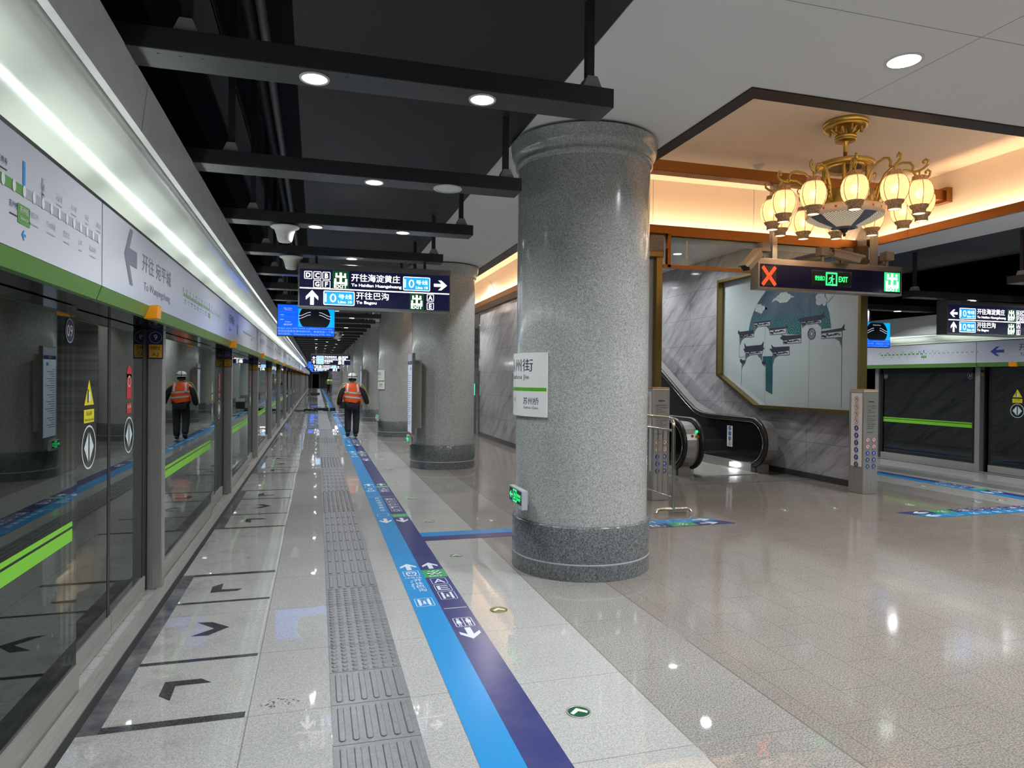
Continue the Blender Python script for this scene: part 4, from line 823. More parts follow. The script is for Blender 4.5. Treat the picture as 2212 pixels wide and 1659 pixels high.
# dark inlay markings in front of each door
def inlay(yc, label):
    t = thing('floor_inlay', label, 'floor marking', (0, yc, 0), 'dark granite door markings')
    for a, b in ((-1.32, -1.26), (-.56, -.52), (.52, .56), (1.24, 1.30)):
        pr = Print((0, 0, .0004), (1, 0, 0), (0, 1, 0), .0006); pr.rect(-.955, a, -.325, b, KERB, 1); pr.build('bar', t)
    for c in D['chev']:
        pr = Print((0, 0, .0004), (1, 0, 0), (0, 1, 0), .0006); pr.poly(c[::-1], KERB, 1); pr.build('arrow', t)
    pr = Print((0, 0, .0003), (1, 0, 0), (0, 1, 0), .0006); pr.rect(-1.06, -1.32, -.955, 1.30, KERBD, 1); pr.build('edge_strip', t)
    return t
i0 = inlay(4.83, 'dark inlaid door marking with three arrows before the first left door')
for k in range(1, 22): dup(i0, (0, 4.83+4.40*k, 0), 'second dark inlaid door marking with three arrows' if k == 1 else ('third dark inlaid door marking with three arrows' if k == 2 else 'distant dark inlaid door marking beyond the third door'))
def disc(x, y, label, rz=0.0, brass=False):
    t = thing('floor_arrow_disc', label, 'floor direction disc', (x, y, 0), 'round evacuation arrow discs', rz)
    m = MB(); m.lathe([(.062, .0005), (.062, .004), (.055, .004), (.054, .0025)], BRASS if brass else STEEL, seg=28, cap=False); m.build('rim', t)
    m = MB(); m.lathe([(0, .0028), (.055, .0028)], mat('disc_olive', (.10, .09, .02), .3) if brass else mat('disc_green', (.004, .07, .028), .3), seg=28, cap=False); m.build('plate', t)
    pr = Print((0, 0, .0032), (1, 0, 0), (0, 1, 0), .0005); pr.poly([(0, .036), (.046, -.006), (.036, -.024), (0, .004), (-.036, -.024), (-.046, -.006)], mat('disc_arrow', (.62, .74, .60), .4), 1); pr.build('arrow', t)
    return t
dn = ['nearest green floor disc with white arrow', 'second floor disc, with olive brass plate', 'third green floor disc, left of the nearest column', 'fourth green floor disc, beside the crossing film', 'fifth green floor disc along the left pale band', 'sixth green floor disc along the left pale band', 'seventh green floor disc along the left pale band']
dd = None
for k in range(22):
    y = 3.14+1.542*k
    if k < 2: o = disc(1.262, y, dn[k], 0, k == 1)
    elif dd is None: dd = o = disc(1.262, y, dn[k])
    else: dup(dd, (1.262, y, 0), dn[k] if k < 7 else 'small distant green floor disc along the left pale band beyond the seventh')
for x, y, lb, rz in ((1.958, 7.66, 'green floor disc just beyond the crossing film beside the nearest column', -PI/2), (6.53, 7.40, 'floor disc in the hall in front of the escalators, right of centre', -PI/2), (5.777, 7.42, 'floor disc in front of the escalators, left of the other', -PI/2),
                     (7.74, 7.36, 'floor disc by the tip of the right crossing film', PI/2), (8.86, 7.31, 'floor disc above the right crossing film', PI/2), (9.35, 8.65, 'floor disc beside the right guide film, left one', 0), (9.32, 7.33, 'floor disc beside the right guide film, near the right edge', 0)):
    dup(dd, (x, y, 0), lb, None, rz)
# stains of construction dirt
STAIN = bpy.data.materials.new('mud_stain'); STAIN.use_nodes = True
def stain(x, y, r, label):
    m = MB(); random.seed(int(x*100+y*10)); 
    for k in range(46):
        a = random.random()*2*PI; d = r*random.random()**.7; q = r*(.02+.07*random.random()); n = 7
        m.add([(d*math.cos(a)*1.3+q*math.cos(2*PI*i/n)*(0.6+.8*random.random()), d*math.sin(a)*.8+q*math.sin(2*PI*i/n)*(0.6+.8*random.random()), .0006+.00002*k) for i in range(n)], [list(range(n))], MUD)
    tag(m.build('mud_stain', loc=(x, y, 0)), label, 'stain', kind='stuff')
MUD = mat('dried_mud', (.10, .088, .07), .7)
stain(-.17, 3.62, .075, 'splash of dried mud on the pale floor left of the tactile strip'); stain(.25, 3.36, .07, 'dark scuff on the nearest tactile tiles'); stain(-.62, 6.6, .05, 'small mud spot on the platform floor past the first door')

# ================================================================== hanging signs
def line10(pr, x, y, w, h):
    pr.rrect(x, y, x+w, y+h, .015, SW, 1); pr.rrect(x+.008, y+.008, x+w-.008, y+h-.008, .011, SBLUE, 2)
    pr.text('10', x+.018, y+h*.2, h*.6, SW, 3, width=w*.36); pr.text('号线', x+w*.47, y+h*.45, h*.33, SW, 3, width=w*.44); pr.text('Line 10', x+w*.47, y+h*.15, h*.18, SW, 3, width=w*.44, bold=.01)
def exitbox(pr, cx, cy, s):
    pr.rect(cx-.6*s, cy-.74*s, cx+.6*s, cy+.66*s, SGREEN, 1); pr.chu(cx, cy+.10*s, .95*s, .86*s, SW, 2); pr.text('EXIT', cx, cy-.63*s, .24*s, SW, 2, 'c', .03, .95*s)
def letter(pr, ch, cx, cy, s):
    pr.frame(cx-s, cy-s, cx+s, cy+s, s*.2, s*.14, SW, 1); pr.text(ch, cx, cy-s*.58, s*1.16, SW, 1, 'c', .04)
def hang_sign(x, y, z0, label, kind, w=1.89, h=.545, beam=3.15):
    t = thing('direction_sign', label, 'direction sign', (x, y, z0), 'hanging direction signs')
    m = MB(); m.bbox(0, w, 0, .20, 0, h, SIGNST, .004); m.build('case', t)
    f = MB(); f.box(.018, w-.018, -.004, .0, .022, h-.072, NAVY); f.build('face', t)
    for xx in (.2, w-.34): m = MB(); m.box(xx, xx+.03, .08, .12, h, beam-z0, BEAMM); m.build('hanger', t)
    pr = Print((0, -.005, 0), (1, 0, 0), (0, 0, 1), .001); mid = .238; pr.rect(.02, mid-.007, w-.02, mid+.007, SW, 1)
    if kind == 'A':
        for i, ch in enumerate('DCB'): letter(pr, ch, .118+.108*i, .398, .047)
        for i, ch in enumerate('GF'): letter(pr, ch, .226+.108*i, .292, .047)
        exitbox(pr, .505, .358, .165)
        pr.text('开往海淀黄庄', .635, .345, .095, SW, 1, bold=.005, width=.60); pr.text('To Haidian Huangzhuang', .635, .272, .045, SW, 1, bold=.02, width=.62)
        line10(pr, 1.275, .262, .345, .175); pr.arrow(1.755, .345, .125, .17, -PI/2, SW, 1, .3)
        pr.arrow(.165, .125, .145, .18, 0, SW, 1, .3); line10(pr, .30, .040, .375, .175)
        pr.text('开往巴沟', .695, .125, .09, SW, 1, bold=.005, width=.40); pr.text('To Bagou', .695, .058, .045, SW, 1, bold=.02, width=.25)
        exitbox(pr, 1.45, .128, .15); letter(pr, 'A', 1.625, .178, .045); letter(pr, 'E', 1.625, .072, .045)
    else:
        pr.arrow(.13, .345, .12, .16, PI/2, SW, 1, .3); line10(pr, .25, .262, .345, .175)
        pr.text('开往海淀黄庄', .625, .345, .095, SW, 1, bold=.005, width=.60); pr.text('To Haidian Huangzhuang', .625, .272, .045, SW, 1, bold=.02, width=.62)
        exitbox(pr, 1.37, .358, .15)
        for i, ch in enumerate('BCD'): letter(pr, ch, 1.52+.1*i, .395, .043)
        for i, ch in enumerate('FG'): letter(pr, ch, 1.52+.1*i, .295, .043)
        pr.arrow(.13, .125, .12, .17, 0, SW, 1, .3); line10(pr, .25, .040, .345, .175); pr.text('开往巴沟', .625, .125, .09, SW, 1, bold=.005, width=.40); pr.text('To Bagou', .625, .058, .045, SW, 1, bold=.02, width=.25)
        exitbox(pr, 1.37, .128, .15); letter(pr, 'A', 1.53, .178, .043); letter(pr, 'E', 1.53, .072, .043)
    pr.build('lettering', t); return t
hang_sign(-.225, 8.72, 2.505, 'large hanging direction sign with two Line 10 panels in front of the second column', 'A')
hang_sign(9.88, 8.72, 2.45, 'hanging direction sign at the right edge with left arrow', 'B', 1.9, .56, 3.03)
hang_sign(-.26, BY(18)+.005, 2.27, 'distant hanging direction sign in the middle of the platform, above the walking person', 'B')
hang_sign(-.25, BY(27)+.005, 2.07, 'most distant hanging direction sign, just below the other distant one', 'A')
# screens
def screen(x, y, z0, label, w=.96, h=.55, rz=0.0, beam=3.15):
    t = thing('information_screen', label, 'information screen', (x, y, z0), 'hanging passenger information screens', rz)
    m = MB(); m.bbox(0, w, 0, .10, 0, h, BPLAST, .006); m.build('case', t)
    f = MB(); f.box(.012, w-.012, -.003, 0, .012, h-.012, SCRB); f.build('display', t)
    pr = Print((0, -.0035, 0), (1, 0, 0), (0, 0, 1), .0008); cx, cy, r = .62, .33, .255
    pr.rect(.345, .165, w-.012, h-.012, SCRC, 1)
    pts = [(cx+r*math.cos(a)*1.02, max(.166, min(h-.014, cy+r*math.sin(a)))) for a in [2*PI*k/40 for k in range(40)]]; pr.poly(pts, SCRK, 2)
    for q, b in ((-1, 0), (1, 0), (-1, .045), (1, .045)):
        pp = [(cx+q*(.07+.05*k), .30+b+.09/(1+math.exp(-(1.8-.9*k)*1.6))*.9) for k in range(5)]
        for k in range(4): pr.line(pp[k], pp[k+1], .009, SCRW, 3)
    pr.text('Beijing Subway', cx, .47, .03, SCRW, 3, 'c'); pr.text('Next train to', .18, .47, .018, SCRW, 1, 'c'); pr.text('Wanpingcheng', .18, .44, .018, SCRW, 1, 'c')
    for b in (.36, .28): pr.rect(.05, b, .11, b+.006, SCRW, 1); pr.rect(.05, b+.05, .31, b+.0515, SCRL, 1)
    pr.text('03:23:27', .18, .185, .028, SCRW, 1, 'c'); pr.text('10 20 Fri', .18, .235, .018, SCRW, 1, 'c')
    pr.text('hope you will have a pleasant journey.', .015, .118, .034, SCRL, 1, width=w-.05); pr.text('欢迎您搭乘京港地铁列车。希望您有一个愉', .015, .068, .036, SCRL, 1, width=w-.04); pr.text('快的旅程。 Welcome to Beijing MTR. We', .015, .018, .036, SCRL, 1, width=w-.09)
    pr.build('picture', t)
    m = MB(); m.box(w*.5-.02, w*.5+.02, .03, .07, h, beam-z0, BEAMM); m.build('hanger', t); return t
s0 = screen(-.655, BY(5)+.04, 2.35, 'blue information screen hanging behind the large direction sign')
for k in (30, 39, 46, 52): dup(s0, (-.655, BY(k)+.04, 2.35), 'distant blue information screen down the platform')
screen(9.62, BY(4)+.04, 2.31, 'blue information screen hanging over the right platform behind the exit sign', beam=3.128).scale = (.95, 1, .88)
# domed loudspeakers under the beams
def bowl(x, y, z, label):
    t = thing('ceiling_speaker', label, 'ceiling loudspeaker', (x, y, z), 'white bowl shaped ceiling loudspeakers')
    m = MB(); m.lathe([(.0, -.155), (.055, -.153), (.068, -.14), (.085, -.07), (.10, -.03), (.135, -.012), (.14, 0), (.05, .004)], WPLAST, seg=28); m.build('bowl', t)
    m = MB(); m.lathe([(.05, .0), (.05, .02)], BPLAST, seg=16); m.build('mount', t); return t
bw = bowl(-.31, BY(2)+.11, 3.13, 'nearest white bowl loudspeaker under the black beams'); dup(bw, (-.31, BY(3)+.11, 3.13), 'second white bowl loudspeaker, left of the direction sign'); dup(bw, (-.5, BY(9)+.11, 3.13), 'small distant white bowl loudspeaker below the blue screen')
# smoke detector dome under the far beams
t = thing('camera_dome', 'glassy camera dome hanging under the distant beams', 'camera', (.62, BY(11)+.1, 3.11)); m = MB(); m.lathe([(0, -.22), (.12, -.19), (.17, -.10), (.18, 0)], CHROME, seg=24); m.build('dome', t); m = MB(); m.lathe([(.2, 0), (.2, .04)], GPLAST, seg=24); m.build('base', t)

# ================================================================== column fittings
def cylf(cx, cy, R, a0):           # wrap a plate on a column: a is arc length from angle a0, b is height
    return lambda a, b, d: (cx+(R+d)*math.cos(a0+a/R), cy+(R+d)*math.sin(a0+a/R), b)
def name_plate(cx, cy, a0, z0, label, h=.54, w=.72):
    R = .592; t = thing('station_name_plate', label, 'station name plate', (cx, cy, 0), 'white station name plates'); n = 20
    f = cylf(0, 0, R, a0); m = MB(); pts = [(-w/2+w*k/n, 0) for k in range(n+1)]
    for d0, d1, nm in ((0, .022, 'plate'),):
        vs = []; 
        for a, _ in pts:
            for z, d in ((z0, 0), (z0, d1), (z0+h, d1), (z0+h, 0)): vs.append(f(a, z, d))
        fs = [(i*4+j, i*4+4+j, i*4+4+(j+1) % 4, i*4+(j+1) % 4) for i in range(n) for j in range(4)]+[(0, 1, 2, 3), (n*4, n*4+1, n*4+2, n*4+3)]
        m.add(vs, fs, PLATEW); m.build(nm, t)
    pr = Print((0, 0, 0), (1, 0, 0), (0, 0, 1), .001, lambda a, b, l: f(a, z0+b, .022+l)); pr.rect(-w/2, .215, w/2, .245, TXGREEN2, 1, 16); pr.build('green_line', t)
    pr = Print((0, 0, 0), (1, 0, 0), (0, 0, 1), .001, lambda a, b, l: f(a, z0+b, .022+l))
    pr.text('苏州街', 0, .38, .108, TXNAVY, 1, 'c', 0, .44); pr.text('Suzhou Jie', 0, .305, .05, TXNAVY, 1, 'c', 0, .34)
    pr.text('苏州桥', .19, .10, .062, TXNAVY, 1, 'c', 0, .19); pr.text('Suzhou Qiao', .19, .062, .026, TXNAVY, 1, 'c', 0, .18); pr.text('苏州街', -.05+.0, .115, .045, TXLGREY, 1, 'r', 0, .12); pr.text('万泉河桥', -.14, .075, .03, TXLGREY, 1, 'r', 0, .12)
    pr.build('lettering', t); return t
PLATEW = mat('white_sign_enamel', (.76, .77, .74), .28); TXGREEN2 = mat('line_green_enamel', (.10, .38, .03), .35)
name_plate(2.295, 5.72, math.radians(185.4), 1.335, 'white station name plate wrapped round the nearest column')
name_plate(2.295, 5.72+6.99*2, math.radians(185.4), 1.33, 'white station name plate on the third column')
def exit_box(x, y, z, rz, label, arrow=True):
    t = thing('exit_sign_box', label, 'emergency exit sign', (x, y, z), 'small wall exit signs', rz)    # front faces -Y locally
    m = MB(); m.bbox(-.19, .19, 0, .05, 0, .158, SIGNP, .006); m.box(-.10, .10, .05, .085, .03, .13, GPLAST); m.build('case', t)
    f = MB(); f.box(-.172, .172, -.002, 0, .036, .146, LEDK2); f.build('display', t)
    pr = Print((0, -.0025, 0), (1, 0, 0), (0, 0, 1), .0008); pr.frame(-.06, .04, .05, .142, .003, .010, LEDG, 1); pr.man(-.005, .088, .085, LEDG, 1)
    pr.arrow(-.12, .088, .055, .08, PI/2, LEDG, 1, .3); pr.text('安全出口', .112, .092, .026, LEDG, 1, 'c', .01, .10); pr.text('EXIT', .112, .062, .02, LEDG, 1, 'c', .02, .09); pr.build('pictogram', t)
    pr = Print((0, -.0005, 0), (1, 0, 0), (0, 0, 1), .0008); pr.rect(-.17, .008, -.06, .03, GPLAST, 1); pr.rect(-.04, .008, .02, .03, TXAMB, 1); pr.rect(.06, .01, .10, .028, GPLAST, 1); pr.build('indicator_strip', t); return t
SIGNP = mat('silver_grey_plastic', (.42, .43, .46), .35); LEDK2 = mat('dark_display', (.006, .012, .008), .3)
exit_box(1.615, 5.49, .578, -PI/2, 'green lit exit sign box on the left of the nearest column base')
exit_box(2.295+.68, 5.95, .56, PI/2, 'exit sign box on the right of the nearest column base, seen edge on')
e2 = exit_box(1.60, 12.42, .455, -PI/2, 'small exit sign box on the second column below its poster'); exit_box(1.615, 19.4, .455, -PI/2, 'small exit sign box on the third column near its base')
def poster(x, y, label):
    t = thing('poster_light_box', label, 'information light box', (x, y, .665), 'tall timetable boxes on columns'); w = .56; hh = 1.425
    m = MB(); m.bbox(0, .055, -w/2, w/2, 0, hh, SIGNST, .004); m.box(.055, .20, -.06, .24, .1, 1.3, GPLAST); m.build('case', t)
    pr = Print((-.001, 0, 0), (0, -1, 0), (0, 0, 1), .001); pr.rect(-w/2+.02, .02, w/2-.02, hh-.02, PAPER, 1); pr.build('sheet', t)
    pr = Print((-.002, 0, 0), (0, -1, 0), (0, 0, 1), .001); pr.rect(-w/2+.02, hh-.16, w/2-.02, hh-.02, mat('pale_violet_print', (.42, .44, .56), .5), 1); pr.rect(-w/2+.02, hh-.20, w/2-.02, hh-.14, TXNAVY, 2); pr.text('苏州街站', 0, hh-.185, .035, TXWHITE, 3, 'c'); pr.rect(.05, hh-.30, .15, hh-.25, TXBLUE, 1)
    for k in range(26): pr.rect(-w/2+.06, hh-.36-.036*k, -w/2+.06+.12+.3*((k*37) % 10)/10, hh-.352-.036*k, TXNAVY, 1)
    pr.build('print', t); return t
PAPER = mat('backlit_paper', (.62, .66, .76), .5, emit=(.62, .68, .85), es=.22)
poster(1.60, 12.15, 'tall thin timetable light box on the second column, seen edge on'); poster(1.60, 26.1, 'distant tall timetable light box on the fourth column')
# ================================================================== core front: gold corner, transom, exit gantry, pylons, barrier
t = thing('glass_wall_panel', 'pale glass wall panel in a gold frame just right of the nearest column', 'glass panel', (CXL-.12, 8.86, 0))
m = MB(); m.box(-.012, .0, 0, 4.0, .58, 3.40, mat('pale_mint_glass', (.50, .56, .54), .15)); m.box(-.012, .125, -.03, .0, .58, 3.39, MATS['pale_mint_glass']); m.build('glass', t); m = MB(); m.box(-.03, .125, -.035, .0, .53, .58, BRONZE_SHADE); m.box(-.03, .03, -.0, 4.0, .53, .58, BRONZE_SHADE); m.box(-.03, .03, 0, 4.0, 3.40, 3.44, BRONZE_SHADE); m.build('frame', t)
t = thing('gold_corner_post', 'tall gold metal corner post left of the escalator opening', 'corner post', (4.675, 8.75, 0))
m = MB(); m.box(-.045, .045, -.02, .06, .50, 3.40, GOLD); m.build('post', t); m = MB(); m.bbox(-.16, .05, -.06, .07, 3.40, 3.475, GOLD, .006); m.build('gold_cap', t)
m = MB(); m.box(-.14, .05, -.04, .07, 3.475, 3.71, granite('brown_granite_block', (.26, .22, .19), .4, .6, 90)); m.build('granite_block', t)
t = thing('gold_corner_post', 'dark gold post and granite block at the right end of the transom', 'corner post', (7.86, 8.66, 0))
m = MB(); m.box(-.02, .03, -.02, .06, 3.22, 3.42, GOLD); m.bbox(-.06, .06, -.06, .07, 3.42, 3.475, GOLD, .006); m.build('gold_cap', t); m = MB(); m.box(-.05, .06, -.04, .07, 3.475, 3.71, MATS['brown_granite_block']); m.build('granite_block', t)
t = thing('glass_transom', 'clear glass transom in a copper frame above the escalator opening', 'glass transom', (4.83, 8.75, 3.27))
m = MB(); m.box(.02, 2.94, .01, .02, .04, .45, CGLASS); m.build('pane', t)
m = MB(); m.box(-.03, .02, -.02, .05, .0, .46, COPPER); m.box(-.10, 2.96, -.02, .05, -.01, .035, COPPER); m.box(2.92, 2.96, -.02, .05, .0, .46, COPPER); m.box(-.03, 2.96, -.02, .05, .45, .475, COPPER); m.build('frame', t)
m = MB(); m.add([(.27, .008, .13), (.30, .008, .12), (.315, .008, .15), (.305, .008, .30), (.31, .008, .40), (.275, .008, .40), (.28, .008, .28), (.265, .008, .18)], [list(range(8))], WPLAST); m.build('paint_smear', t)
m = MB(); m.box(CXL, 8.1, 8.80, 9.12, 3.70, 3.75, WHITE); struct(m.build('trim_7'))
# copper sign beam across the recess
t = thing('sign_beam', 'copper beam spanning the lantern recess, carrying the exit gantry', 'ceiling beam', (5.64, 7.40, 4.175))
m = MB(); m.box(-2.70, 2.70, 0, .16, 0, .135, COPPER); m.build('beam', t); m = MB(); m.box(2.66, 2.76, -.04, .20, -.03, .17, COPPER); m.build('end_bracket', t)
m = MB()
for k in range(60): m.box(-2.6+.032*k, -2.6+.032*k+.010, -.001, .16, .0, .012, BRONZE_SHADE)
m.build('vent_slots', t)
# exit gantry
GANT = brushed('champagne_steel', (.40, .345, .29), .34, 0)
t = thing('exit_gantry_sign', 'long hanging exit gantry with red cross and green exit pictogram', 'exit sign', (5.34, 7.40, 2.822)); w = 2.255; h = .39
m = MB(); m.bbox(0, w, 0, .16, 0, h, GANT, .004); m.build('case', t)
f = MB(); f.box(.025, w-.025, -.004, 0, .028, h-.075, mat('navy_gloss_face', (.012, .012, .045), .12)); f.build('face', t)
pr = Print((0, -.005, 0), (1, 0, 0), (0, 0, 1), .001); pr.rect(.05, .042, .262, .29, LEDK, 1)
pr.line((.06, .05), (.25, .28), .045, LEDR, 2); pr.line((.06, .28), (.25, .05), .045, LEDR, 3); pr.build('red_cross_display', t)
pr = Print((0, -.005, 0), (1, 0, 0), (0, 0, 1), .001); x0 = .80; pr.rect(x0, .075, x0+.625, .275, CHROME, 1); pr.rect(x0+.006, .081, x0+.619, .269, LEDK2, 2)
pr.text('安全出口', x0+.05, .145, .062, LEDG, 3, 'l', .02, .145); pr.frame(x0+.215, .085, x0+.395, .258, .004, .022, LEDG, 3); pr.man(x0+.302, .155, .145, LEDG, 4); pr.text('EXIT', x0+.42, .140, .068, LEDG, 3, 'l', .03, .14); pr.build('exit_display', t)
pr = Print((0, -.005, 0), (1, 0, 0), (0, 0, 1), .001); pr.rect(1.955, .05, 2.215, .305, SGREENB, 1); pr.chu(2.085, .20, .21, .185, SW, 2); pr.text('EXIT', 2.085, .056, .044, SW, 2, 'c', .03, .20); pr.build('exit_panel', t)
for xx, nm in ((.28, 0), (1.865, 1)):
    m = MB(); m.box(xx-.035, xx+.035, .05, .12, h, 1.353, SIGNST); m.build('hanger', t)
CAMB = mat('beige_camera_housing', (.215, .18, .15), .4)
def bullet(x, yaw, pitch, label, z=3.212):
    t = thing('security_camera', label, 'security camera', (x, 7.46, z), 'box cameras on the exit gantry', 0)
    m = MB(); m.cyl((0, 0, 0), (0, 0, .09), .022, CAMB, 12); m.bbox(-.065, .065, -.06, .06, .085, .20, CAMB, .006); m.build('stand', t)
    M = Matrix.Rotation(yaw, 4, 'Z') @ Matrix.Rotation(pitch, 4, 'X')
    def tr(mb):
        mb.v = [tuple(Vector((0, 0, .15))+(M @ Vector(p))) for p in mb.v]; return mb
    m = MB(); m.cyl((0, -.05, 0), (0, -.17, 0), .024, CAMB, 12); m.cyl((0, -.16, .02), (0, -.16, -.05), .03, CAMB, 12); tr(m).build('arm', t)
    m = MB(); m.prism([(-.055, -.045), (.055, -.045), (.065, .03), (.045, .055), (-.045, .055), (-.065, .03)], lambda a, b, d: (a, -d, b), .14, .47, CAMB); m.prism([(-.07, .03), (-.048, .06), (.048, .06), (.07, .03), (.074, .03), (.05, .066), (-.05, .066), (-.074, .03)], lambda a, b, d: (a, -d, b), .12, .51, CAMB); tr(m).build('housing', t)
    m = MB(); m.prism([(-.047, -.038), (.047, -.038), (.055, .028), (.04, .046), (-.04, .046), (-.055, .028)], lambda a, b, d: (a, -d, b), .47, .473, BPANEL); m.lathe([(0, .0), (.022, 0)], BPLAST); tr(m).build('window', t); return t
bullet(.12+5.34, math.radians(-72), math.radians(40), 'camera at the left end of the exit gantry, tilted down and left')
bullet(1.02+5.34, math.radians(62), math.radians(16), 'camera above the middle of the exit gantry pointing right')
bullet(2.06+5.34, math.radians(170), math.radians(20), 'camera at the right end of the exit gantry, facing away')
# information pylons flanking the escalators
def pylon(x, y, h, label):
    t = thing('escalator_notice_pylon', label, 'notice pylon', (x, y, 0), 'escalator notice pylons'); w, dp = .262, .29
    m = MB(); m.bbox(0, w, 0, dp, 0, h, STEEL, .012); m.build('body', t)
    m = MB(); m.box(-.004, 0, .03, dp-.05, .40, h-.04, PLATEW); m.build('side_sheet', t)
    m = MB(); m.bbox(.004, w-.004, .004, dp-.004, h, h+.02, mat('copper_top', (.5, .28, .14), .4), .004); m.build('top_cap', t)
    ns = 0
    pr = Print((-.004, 0, 0), (0, -1, 0), (0, 0, 1), .001)
    for k in range(10):
        zc = h-.13-.108*k; uc = -.135
        if k < 4: pr.ring(uc, zc, .042, .007, TXRED, 1); pr.man(uc, zc, .05, TXBLACK, 1); pr.line((uc-.028, zc+.028), (uc+.028, zc-.028), .006, TXRED, 2)
        else: pr.circ(uc, zc, .042, TXNAVYB, 1); pr.man(uc, zc, .055, TXWHITE if k < 6 or k == 7 else TXYEL, 2)
        pr.rect(uc-.045, zc-.056, uc+.045, zc-.050, TXGREY, 1)
    pr.build('side_pictograms', t)
    pr = Print((0, -.001, 0), (1, 0, 0), (0, 0, 1), .001)
    for k in range(10):
        zc = .80-.0-.135*(k//2); uc = .078+.11*(k % 2)
        zc = .80-.098*(k//2)
        if k < 4: pr.circ(uc, zc, .034, TXWHITE, 1); pr.ring(uc, zc, .034, .006, TXRED, 2); pr.man(uc, zc, .045, TXBLACK, 2); pr.line((uc-.022, zc+.022), (uc+.022, zc-.022), .005, TXRED, 3)
        else: pr.circ(uc, zc, .034, TXNAVYB, 1); pr.man(uc, zc, .045, TXWHITE if k < 6 or k == 7 else TXYEL, 2)
        pr.rect(uc-.04, zc-.046, uc+.04, zc-.041, TXGREY, 1)
    pr.build('front_pictograms', t)
    pr = Print((0, -.001, 0), (1, 0, 0), (0, 0, 1), .001); pr.text('乘梯须知', .135, h-.175, .022, TXBLACK, 1, 'c', .01)
    tx = ['1.请按标线站稳扶好右侧', '乘行。不可在扶梯上行走', '逆行或奔跑。', '2.儿童老人须有成人陪', '同。', '3.请勿携带大件行李乘梯', '注意脚下安全。', '4.请勿将身体伸出扶手带', '以外以免夹伤。', '5.发生紧急情况时请按红', '色紧急停止按钮。', '6.请勿倚靠扶手带。', '', '7.请照看好随身物品。']
    for k, s_ in enumerate(tx):
        if s_: pr.text(s_, .045 if s_[0].isdigit() else .058, h-.235-.030*k, .015, TXBLACK, 1, 'l', .0)
    pr.build('notice_text', t); return t
TXNAVYB = mat('royal_blue_print', (.02, .055, .28), .4)
pylon(7.755, 8.205, 1.528, 'steel notice pylon with pictograms to the right of the escalators'); pylon(4.425, 8.42, 1.535, 'steel notice pylon with pictograms to the left of the escalators, behind the barrier')
# crowd barrier
t = thing('crowd_barrier', 'polished steel tube barrier standing behind the nearest column', 'barrier', (4.25, 7.53, 0)); L = 1.45
m = MB(); r = .10; pts = [(0, 0, .06)]+[(0, 0, 1.08)]+[(0, r-r*math.cos(a), 1.08+r*math.sin(a)) for a in (.4, .8, 1.2, PI/2)]+[(0, L-r, 1.18)]+[(0, L-r+r*math.sin(a), 1.08+r*math.cos(a)) for a in (.4, .8, 1.2, PI/2)]+[(0, L, .06)]
m.tube(pts, .024, CHROME, 12); m.build('frame', t)
m = MB(); m.cyl((0, .0, 1.03), (0, L, 1.03), .016, CHROME, 10); m.build('upper_rail', t); m = MB(); m.cyl((0, .0, .20), (0, L, .20), .013, CHROME, 10); m.build('lower_rail', t)
for k in range(10):
    m = MB(); m.cyl((0, .14+.13*k, .20), (0, .14+.13*k, 1.03), .009, CHROME, 8); m.build('bar', t)
for yy in (0, L):
    m = MB(); m.tube([(-.24, yy-.02, .022), (-.225, yy-.01, .05), (-.19, yy, .062), (.19, yy, .062), (.225, yy-.01, .05), (.24, yy-.02, .022)], .022, CHROME, 10); m.build('foot', t)
# ================================================================== mural on the marble wall
t = thing('mural', 'large framed mural of white houses with dark roofs under a blue moon', 'mural', (CXR, 0, 0))
OUT = [(12.30, 3.67), (12.30, 1.80), (11.08, 1.21), (8.53, 1.21), (8.53, 3.67)]
fnm = lambda a, b, d: (-d, a, b)
MURW = mat('pale_mint_mural_glass', (.47, .535, .53), .12); MURD = bpy.data.materials.new('x')
m = MB(); m.prism(OUT, fnm, .0, .04, MURW); m.build('panel', t)
def inset(P, q):
    n = len(P); o = []
    for i in range(n):
        a, b, c = Vector(P[i-1]), Vector(P[i]), Vector(P[(i+1) % n]); d1 = (b-a).normalized(); d2 = (c-b).normalized(); n1 = Vector((-d1.y, d1.x)); n2 = Vector((-d2.y, d2.x))
        k = (n1+n2).normalized(); o.append(tuple(b+k*(q/max(.2, k.dot(n1)))))
    return o
INN = inset(OUT, .055); m = MB(); n = len(OUT)
vs = [fnm(a, b, d) for (P, d) in ((OUT, 0), (OUT, .17), (INN, .17), (INN, .04)) for a, b in P]
m.add(vs, [(k*n+i, k*n+(i+1) % n, (k+1)*n+(i+1) % n, (k+1)*n+i) for k in range(3) for i in range(n)], GOLD); m.build('gold_frame', t)
mm, nt, b = nmat('mural_sky_print'); p = pos(nt); x_, y_, z_ = sep(nt, p)
fac = ramp(nt, mth(nt, 'MULTIPLY_ADD', z_, -1.1, 3.65), [(0.35, 0.0), (0.85, 1.0)]); cl = noise(nt, p, 2.0, 5, .6)
sky = mixc(nt, ramp(nt, cl, [(0.35, 0.0), (0.7, 0.6)]), (.045, .085, .125), (.16, .21, .26))
